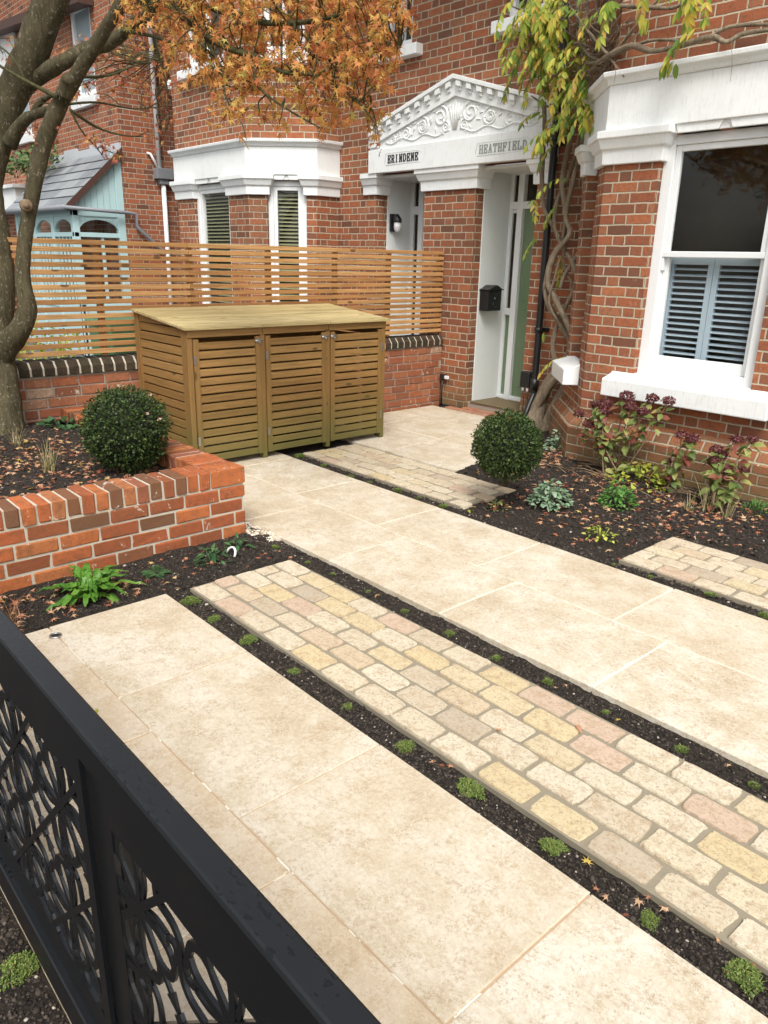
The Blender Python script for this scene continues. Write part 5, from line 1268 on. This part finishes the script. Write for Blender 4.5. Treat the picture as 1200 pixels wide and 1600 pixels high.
wl(1010, -15, 5.5, 2, 8, 5); wl(1095, 10, 5.45, 3, 5, 12); wl(1100, 50, 5.45, 1, 2, 4); wl(1080, -15, 5.5, 3, 15, 5); wl(958, 5, 5.7, 3, 10, 8)
for x, y, yy in ((1050, 97, 5.56), (1056, 100, 5.56), (1012, 30, 5.55), (1003, 34, 5.55), (850, 520, 6.4)):
    for _ in range(2): leaf_ovate(lf, onY(x, y, yy), (U(-.3, .3), -.1, -1), .10, .04, (0, -1, .3), .15, .1, 4)
part(lf, 'foliage', M['wist_leaf'], wi)

# ------------------------------------------------------------------ hydrangeas
def hydrangea(label, base, heads, nl=70, seed=0):
    """heads: photo points of flower heads with their wall distance"""
    t = thing('hydrangea', label, 'shrub', loc=base); base = Vector(base); sm = MB(); lm = MB(); lcl = MB()
    for x, y, Y, r in heads:
        h = onY(x, y, Y); b0 = base+Vector((U(-.12, .12), U(-.08, .08), 0)); mid = (b0*.45+h*.55)+Vector((U(-.04, .04), U(-.05, .03), -.03)); pts = smoothline([b0, mid, h], 6)
        sm.tube(pts, lerp_list([.007, .005, .0035], 0, len(pts)), 6)
        fm = MB()
        for _ in range(int(190*(r/.05)**2)):
            v = rdir(.35); q = h+Vector((v.x*r, v.y*r, v.z*r*.7))*U(.7, 1.15); 
            for _ in range(2): leaf_ovate(fm, q, rdir()+v*.4, .014, .013, v, .1, .2, 2)
        part(fm, 'flower_head', M['hyd_flower'], t)
        for k in range(int(nl/len(heads))):
            q = pts[rnd.randint(len(pts)//2, len(pts)-2)]+rdir()*.015 if rnd.random() < .7 else pts[rnd.randint(2, len(pts)-2)]
            d = Vector((U(-1, 1), U(-1, .6), U(-.5, .35))); L = U(.045, .095)
            leaf_ovate(lm, q+d.normalized()*.02, d, L, L*.62, Vector((0, -.3, 1))+rdir()*.4, .2, .35, 5)
    part(sm, 'stems', M['stem'], t); part(lm, 'foliage', M['hyd_leaf'], t)
YB = 5.42
hydrangea('largest hydrangea with burgundy heads under the left end of the white sill', (-3.13, 5.40, .02),
    [(946, 632, YB, .055), (930, 632, YB+.05, .04), (979, 620, YB, .058), (944, 642, YB-.03, .055), (1019, 623, YB, .05), (1045, 627, YB, .045), (985, 636, YB-.05, .05), (1005, 644, YB-.05, .05), (905, 647, YB+.12, .045), (920, 662, YB+.0, .045), (940, 668, YB, .035)], 230)
hydrangea('smaller hydrangea with two brown-pink heads in the middle below the sill', (-2.62, 5.38, .02), [(1065, 680, YB, .04), (1081, 686, YB-.05, .05), (1045, 720, YB, .02)], 70)
hydrangea('rightmost hydrangea with dull red heads near the bay wall', (-2.25, 5.25, .02), [(1120, 703, YB-.05, .045), (1115, 720, YB-.1, .04), (1132, 732, YB-.1, .045), (1152, 687, YB, .042), (1176, 687, YB, .035), (1163, 734, YB-.1, .03), (1128, 712, YB, .045)], 130)

# ------------------------------------------------------------------ low plants
def mound(name, label, cat, c, r, h, n, mat, L, asp=.55, up_=.6, upright=0):
    t = MB(); c = Vector(c)
    for _ in range(n):
        a = U(0, 2*pi); q = math.sqrt(U(0, 1))*r; z = h*(1-(q/r)**2)*U(.35, 1); p = c+Vector((cos(a)*q, sin(a)*q, z)); l = L*U(.6, 1.1)
        leaf_ovate(t, p, Vector((cos(a)*U(.3, 1), sin(a)*U(.3, 1), U(-.3, up_))), l, l*asp, Vector((0, 0, 1))+rdir()*.4, .2, .3, 3)
    for _ in range(max(6, n//20)):
        a = U(0, 2*pi); q = U(0, r*.6); t.tube([c+Vector((cos(a)*q*.3, sin(a)*q*.3, -.02)), c+Vector((cos(a)*q, sin(a)*q, h*.7))], .0025, 4)
    return tag(t.build(name, mat, None), label, cat)
g = onZ(852, 792, .02); mound('leafy_plant', 'pale grey-green lobed plant in the bed near the right box ball', 'plant', g+Vector((-.05, .12, 0)), .14, .16, 230, M['grey_leaf'], .045, .8)
g = onZ(962, 795, .02); mound('leafy_plant', 'bright green mint-like plant below the hydrangeas', 'plant', g+Vector((-.05, .1, 0)), .13, .19, 330, M['green_leaf'], .036, .6)
g = onZ(938, 838, .02); mound('leafy_plant', 'small sparse yellow-green plant near the middle path edge', 'plant', g, .10, .08, 45, M['yellow_leaf'], .03, .8)
g = onZ(1182, 800, .02); mound('leafy_plant', 'small feathery green plant at the foot of the bay wall', 'plant', g, .10, .12, 260, M['green_leaf'], .02, .3, 1.5)
g = onZ(1000, 752, .03); mound('leafy_plant', 'light green basal leaves between the hydrangea stems', 'plant', g, .26, .17, 190, M['yellow_leaf'], .055, .7)
g = onZ(868, 700, .03); mound('leafy_plant', 'cream-edged leafy plant behind the right box ball', 'plant', g, .10, .18, 90, M['grey_leaf'], .04, .7)
g = onZ(750, 795, -.01); mound('leafy_plant', 'little reddish plant at the end of the far brick setts', 'plant', g+Vector((.06, .12, 0)), .07, .06, 50, M['hyd_leaf'], .035, .6)
g = onZ(333, 878, -.01); mound('hellebore', 'dark green hellebore by the raised bed wall corner', 'plant', g, .085, .10, 36, M['dark_leaf'], .07, .4)
g = onZ(373, 858, -.01); mound('hellebore', 'smaller dark green hellebore beside the pale gravel', 'plant', g, .06, .08, 22, M['dark_leaf'], .055, .45)
g = onZ(88, 668, .34); mound('hellebore', 'low dark leaved plant in the raised bed by the boundary wall', 'plant', (g.x+.1, g.y, .35), .17, .09, 60, M['dark_leaf'], .08, .6)
g = onZ(752, 668, .0)
def fern(label, c, n, L, W, lay=.42):
    t = MB(); c = Vector(c)
    for i in range(n):
        a = 2*pi*i/n+U(-.25, .25); d = Vector((cos(a), sin(a), U(.45, 2.0))); l = L*U(.55, 1.1); d.normalize(); dd, nn, s = frame(d, (0, 0, 1)); m_ = 9; vs = []; ph = U(0, 6)
        for k in range(m_+1):
            u = k/m_; w = W/2*(1.1*sin(pi*(.1+.85*u))**.7)*(1 if k < m_ else .15)*(1+.12*sin(k*2.7+ph)); p = c+d*(l*u)+Vector((0, 0, -l*lay*u*u*1.3))
            vs += [p-s*w+nn*(.012*sin(k*2.1+ph)), p-nn*.003, p+s*w+nn*(.012*cos(k*1.9+ph))]
        fs = []
        for k in range(m_): b = k*3; fs += [(b, b+1, b+4, b+3), (b+1, b+2, b+5, b+4)]
        t.add(vs, fs)
    return tag(t.build('fern', M['fern'], None), label, 'fern')
g = onZ(138, 938, 0); fern('large bright green strap-leaved fern in front of the raised bed wall', g+Vector((-.05, .03, 0)), 46, .33, .034)
def featherfern(label, c, n, L):
    t = MB(); c = Vector(c)
    for i in range(n):
        a = 2*pi*i/n+U(-.3, .3); d = Vector((cos(a), sin(a), U(.5, 1))).normalized(); s = Vector((-sin(a), cos(a), 0)); l = L*U(.7, 1.1)
        for k in range(14):
            u = (k+1)/14; p = c+d*(l*u)-Vector((0, 0, l*.5*u*u)); w = .03*sin(pi*u*.9+.2)
            for sg in (-1, 1): leaf_ovate(t, p, s*sg+d*.3, w, .008, (0, 0, 1), .1, .2, 2)
        t.tube([c+d*(l*k/6)-Vector((0, 0, l*.5*(k/6)**2)) for k in range(7)], .0015, 4)
    return tag(t.build('fern', M['dark_leaf'], None), label, 'fern')
g = onZ(245, 898, -.01); featherfern('small feathery fern at the middle of the raised bed wall foot', g, 9, .13)
def grassclump(label, c, n, L, mat):
    t = MB(); c = Vector(c)
    for _ in range(n):
        a = U(0, 2*pi); blade(t, c+Vector((U(-.03, .03), U(-.03, .03), -.01)), (cos(a)*U(.1, .7), sin(a)*U(.1, .7), 1), L*U(.5, 1.1), .004, U(.2, 1.0), 5)
    return tag(t.build('grass_clump', mat, None), label, 'grass clump')
g = onZ(75, 735, .35); grassclump('dry grass clump at the foot of the maple', g, 60, .30, M['grass_dry']); g = onZ(30, 700, .35); grassclump('wispy dry grass left of the maple base', g, 30, .34, M['grass_dry'])
g = onZ(35, 985, -.01); grassclump('tan dry stems beside the gate and the large fern', onZ(22, 970, 0), 22, .22, M['litter']); 
for i, (x, y, h_) in enumerate(((1105, 800, .45), (1135, 810, .35), (1075, 800, .30))):
    grassclump(('tall', 'leaning', 'short')[i]+' straw coloured grass clump in the right bed by the hydrangeas', onZ(x, y, .02), 26, h_, M['grass_dry'])
iv = MB(); a0 = onY(12, 262, 5.45); a1 = onY(85, 240, 5.45)
for _ in range(500):
    u = U(0, 1); p = a0.lerp(a1, u)+Vector((0, rnd.gauss(0, .12), rnd.gauss(0, .09))); leaf_ovate(iv, p, Vector((U(-1, 1), -1, U(-1, .4))), .09, .07, (0, -1, .4), .1, .2, 2)
tag(iv.build('ivy', M['ivy'], None), 'ivy clump on the left neighbour house above its bay', 'climbing plant')
iv = MB()
for _ in range(900):
    p = Vector((U(-8.6, -7.7), U(2.0, 3.0), 0)); p.z = .3+U(0, .72)*(1-.3*abs(p.y-2.5)); leaf_ovate(iv, p, rdir(.4), .05, .03, rdir(), .1, .2, 2)
for _ in range(16): iv.tube([(U(-8.3, -8), U(2.3, 2.7), 0), (U(-8.6, -7.7), U(2.0, 3.0), .8)], .006, 5)
tag(iv.build('golden_shrub', M['yellow_leaf'], None), 'yellow-green shrub seen through the lower slats of the fence', 'shrub')

# moss tufts in the soil strips: one mesh of each kind, copied
def tuft_mesh(n, r, h):
    mb = MB()
    for _ in range(n):
        a = U(0, 2*pi); q = math.sqrt(U(0, 1))*r; p = Vector((cos(a)*q, sin(a)*q, 0)); z = h*(1-.6*(q/r)**2)
        blade(mb, p+Vector((0, 0, z*U(.1, .55))), (cos(a)*U(0, .9)+U(-.4, .4), sin(a)*U(0, .9)+U(-.4, .4), U(.5, 1.3)), U(.010, .022), .0034, .5, 2)
    for k in range(70):
        a = U(0, 2*pi); q = math.sqrt(U(0, 1))*r*.85; leaf_ovate(mb, (cos(a)*q, sin(a)*q, h*.4*U(.3, 1)), rdir(.6), .011, .006, (0, 0, 1), .1, .1, 2)
    return mb
def cushion(n, r, h, blades):
    mb = MB(); ph = U(0, 50)
    for _ in range(n):
        a = U(0, 2*pi); lim = r*(.75+.55*noise.noise(Vector((cos(a)*1.3+ph, sin(a)*1.3, 0)))); q = math.sqrt(U(0, 1))*lim; p = Vector((cos(a)*q, sin(a)*q, 0)); z = h*(1-.7*(q/r)**2)*U(.2, 1)*(1+.5*noise.noise(p*60+Vector((ph, 0, 0))))
        leaf_ovate(mb, p+Vector((0, 0, z)), rdir(.5), U(.006, .011), U(.003, .005), (0, 0, 1), .15, .2, 2)
    for _ in range(blades):
        a = U(0, 2*pi); q = U(0, 1)*r*.7; blade(mb, (cos(a)*q, sin(a)*q, 0), (cos(a)*U(0, 1.1), sin(a)*U(0, 1.1), U(.5, 1.3)), U(.018, .045), .003, .7, 3)
    return mb
protos = [cushion(1300, .064, .030, 25), cushion(1000, .056, .026, 60), cushion(1100, .060, .022, 10), tuft_mesh(330, .045, .030), cushion(350, .040, .02, 230), cushion(250, .035, .018, 300)]
pm = []
for p_ in protos:
    o = p_.build('moss_tuft', M['moss'], None); COL.objects.unlink(o); pm.append(o)
ORD = ['first', 'second', 'third', 'fourth', 'fifth', 'sixth', 'seventh', 'eighth', 'ninth', 'tenth', 'eleventh', 'twelfth']
def tufts(pts, where, grp, sc=1.0):
    for i, (x, y) in enumerate(pts):
        o = pm[rnd.randint(0, 2) if sc > .9 else rnd.randint(3, 5)].copy(); COL.objects.link(o); q = onZ(x, y, 0)
        o.location = (q.x, q.y, soil_h(q.x, q.y)); o.rotation_euler = (0, 0, U(0, 6)); k = (sc if sc > .9 else sc*1.25)*U(.5, 1.15); o.scale = (k, k*U(.85, 1.1), k*U(.8, 1.3))
        tag(o, f'{ORD[i]} moss tuft from the left end, {where}', 'moss tuft', grp)
tufts([(298, 937), (335, 962), (388, 995), (460, 1043), (543, 1098), (633, 1160), (735, 1228), (865, 1318), (1017, 1430), (1163, 1520)], 'between the gate slabs and nearest setts', 'moss tufts beside the gate slabs', 1.0)
tufts([(430, 856), (481, 874), (520, 894), (575, 919), (633, 947), (703, 986), (776, 1023), (857, 1059), (947, 1107), (1066, 1165), (1180, 1220)], 'along the near edge of the middle path', 'moss tufts along the near edge of the middle path', .72)
tufts([(468, 712), (505, 725), (548, 742), (578, 751), (622, 763), (655, 775), (693, 787)], 'between the middle path and the far setts', 'moss tufts beyond the middle path', .8)
tufts([(960, 877), (1018, 898), (1111, 926), (1195, 958)], 'by the right hand setts', 'moss tufts by the right hand setts', .75)
o = pm[0].copy(); COL.objects.link(o); q = onZ(28, 1508, 0); o.location = (q.x, q.y, soil_h(q.x, q.y)); o.scale = (.85, .85, 1.1); tag(o, 'moss tuft in the soil on the near side of the gate', 'moss tuft')

# fallen leaves
fl = MB(); fl2 = MB()
def fallen(mb, x, y, hf, size):
    z = hf(x, y)+U(.004, .014); leaf_maple(mb, (x, y, z), (U(-1, 1), U(-1, 1), U(-.25, .25)), size, Vector((U(-.4, .4), U(-.4, .4), 1)), rnd.choice((5, 5, 7)), .6)
for _ in range(620):
    x, y = -4.25-abs(rnd.gauss(0, .9)), U(.5, 2.15)
    if x > -6.35: fallen(fl, x, y, bed_h, U(.02, .045))
for _ in range(220): x, y = rnd.gauss(-5.35, .3), rnd.gauss(1.6, .3); (fallen(fl, x, y, bed_h, U(.02, .04)) if -6.3 < x < -4.25 and y < 2.1 else None)
for x0, x1, y0, y1, n, s_ in ((-3.90, -3.45, .35, 1.3, 110, .045), (-3.9, -3.42, 1.3, 2.4, 40, .035), (-4.1, -.8, 3.9, 5.3, 260, .042), (-4.4, -3.7, 5.0, 5.9, 150, .05), (-3.3, -1.9, 5.0, 5.55, 150, .05), (-2.6, -1.9, 4.4, 5.0, 30, .04), (-2.0, -.9, -.1, .3, 16, .03)):
    for _ in range(n):
        x, y = U(x0, x1), U(y0, y1)
        if in_soil(x, y): fallen(fl, x, y, soil_h, s_*U(.6, 1.1))
for cx, cy, n_, sp in ((-3.2, 4.75, 40, .22), (-2.5, 4.85, 45, .2), (-2.2, 5.0, 40, .18), (-3.9, 5.3, 60, .2), (-3.0, 4.35, 25, .15), (-3.75, .75, 50, .13), (-3.75, 1.35, 35, .15), (-2.75, 4.3, 20, .12), (-2.0, 4.6, 25, .15)):
    for _ in range(n_):
        x, y = rnd.gauss(cx, sp), rnd.gauss(cy, sp)
        if in_soil(x, y): fallen(fl, x, y, soil_h, .045*U(.5, 1.15))
for x, y in ((672, 1183), (690, 1188), (705, 1192), (918, 1340), (932, 1385), (950, 1395), (975, 1425), (1000, 1400), (1015, 1395), (1040, 1412), (1120, 1465), (1175, 1500), (1190, 1508), (812, 1242), (800, 1236), (885, 1062), (870, 1068), (940, 1118), (968, 1117), (1140, 1190), (590, 925), (280, 990)):
    q = onZ(x, y, 0); fallen(fl, q.x, q.y, soil_h, U(.018, .032))
tag(fl.build('fallen_leaves', M['litter'], None), kind='stuff')
def single(label, x, y, size, maple=True, mat='litter', z=.004):
    mb = MB(); q = onZ(x, y, 0)
    if maple: leaf_maple(mb, (0, 0, z), (U(-1, 1), U(-1, 1), .1), size, (0, 0, 1), 7, .5)
    else: leaf_ovate(mb, (0, 0, .004), (.8, -.5, .12), size, size*.4, (0, 0, 1), .6, .25, 5)
    o = mb.build('fallen_leaf', M[mat], None); o.location = (q.x, q.y, 0); tag(o, label, 'fallen leaf')
single('red-brown maple leaf lying on the setts in the foreground', 779, 1140, .026); single('curled brown leaf standing on the setts near the strip edge', 900, 1134, .05, False)
single('small rust leaf lying on the near setts further left', 612, 1001, .022, False) ; single('tiny yellow-green leaf by the gate rail on the slabs', 152, 1109, .03, False, 'yellow_leaf')
single('yellow leaf lying beside the far setts', 731, 798, .055, False, 'yellow_leaf')
q = onZ(87, 994, 0); t = thing('ground_socket', 'small round metal drop bolt socket in the corner of the slabs', 'socket', loc=(q.x, q.y, 0))
mb = MB(); mb.tube([(.024*cos(a), .024*sin(a), .003) for a in [k*pi/8 for k in range(17)]], .005, 6, cap=False); mb.build('ring', M['steel'], t); mb = MB(); mb.tube([(0, 0, -.004), (0, 0, .0025)], .021, 16); mb.build('dark_disc', M['dark_void'], t)  # solid disc coloured near-black for the darkness down the socket
q = onZ(360, 868, 0); mb = MB(); mb.tube([(q.x+.045*cos(a), q.y+.045*sin(a)*.5, .005+.04*sin(a)) for a in [k*pi/8 for k in range(0, 9)]], .007, 8); tag(mb.build('plant_label', M['white_plastic'], None), 'curved white plastic hoop sticking out of the soil by the hellebore', 'plant label')
# dry twigs under the hydrangeas
mb = MB()
for _ in range(26):
    x, y = U(-3.9, -2.6), U(5.1, 5.6); a = U(-.5, .5); l = U(.15, .45); z = .055; mb.tube([(x, y, z), (x+l*.5*cos(a), y+l*.5*sin(a), z+.02), (x+l*cos(a), y+l*sin(a), z)], .004, 5)
tag(mb.build('twigs', M['stem'], None), kind='stuff')
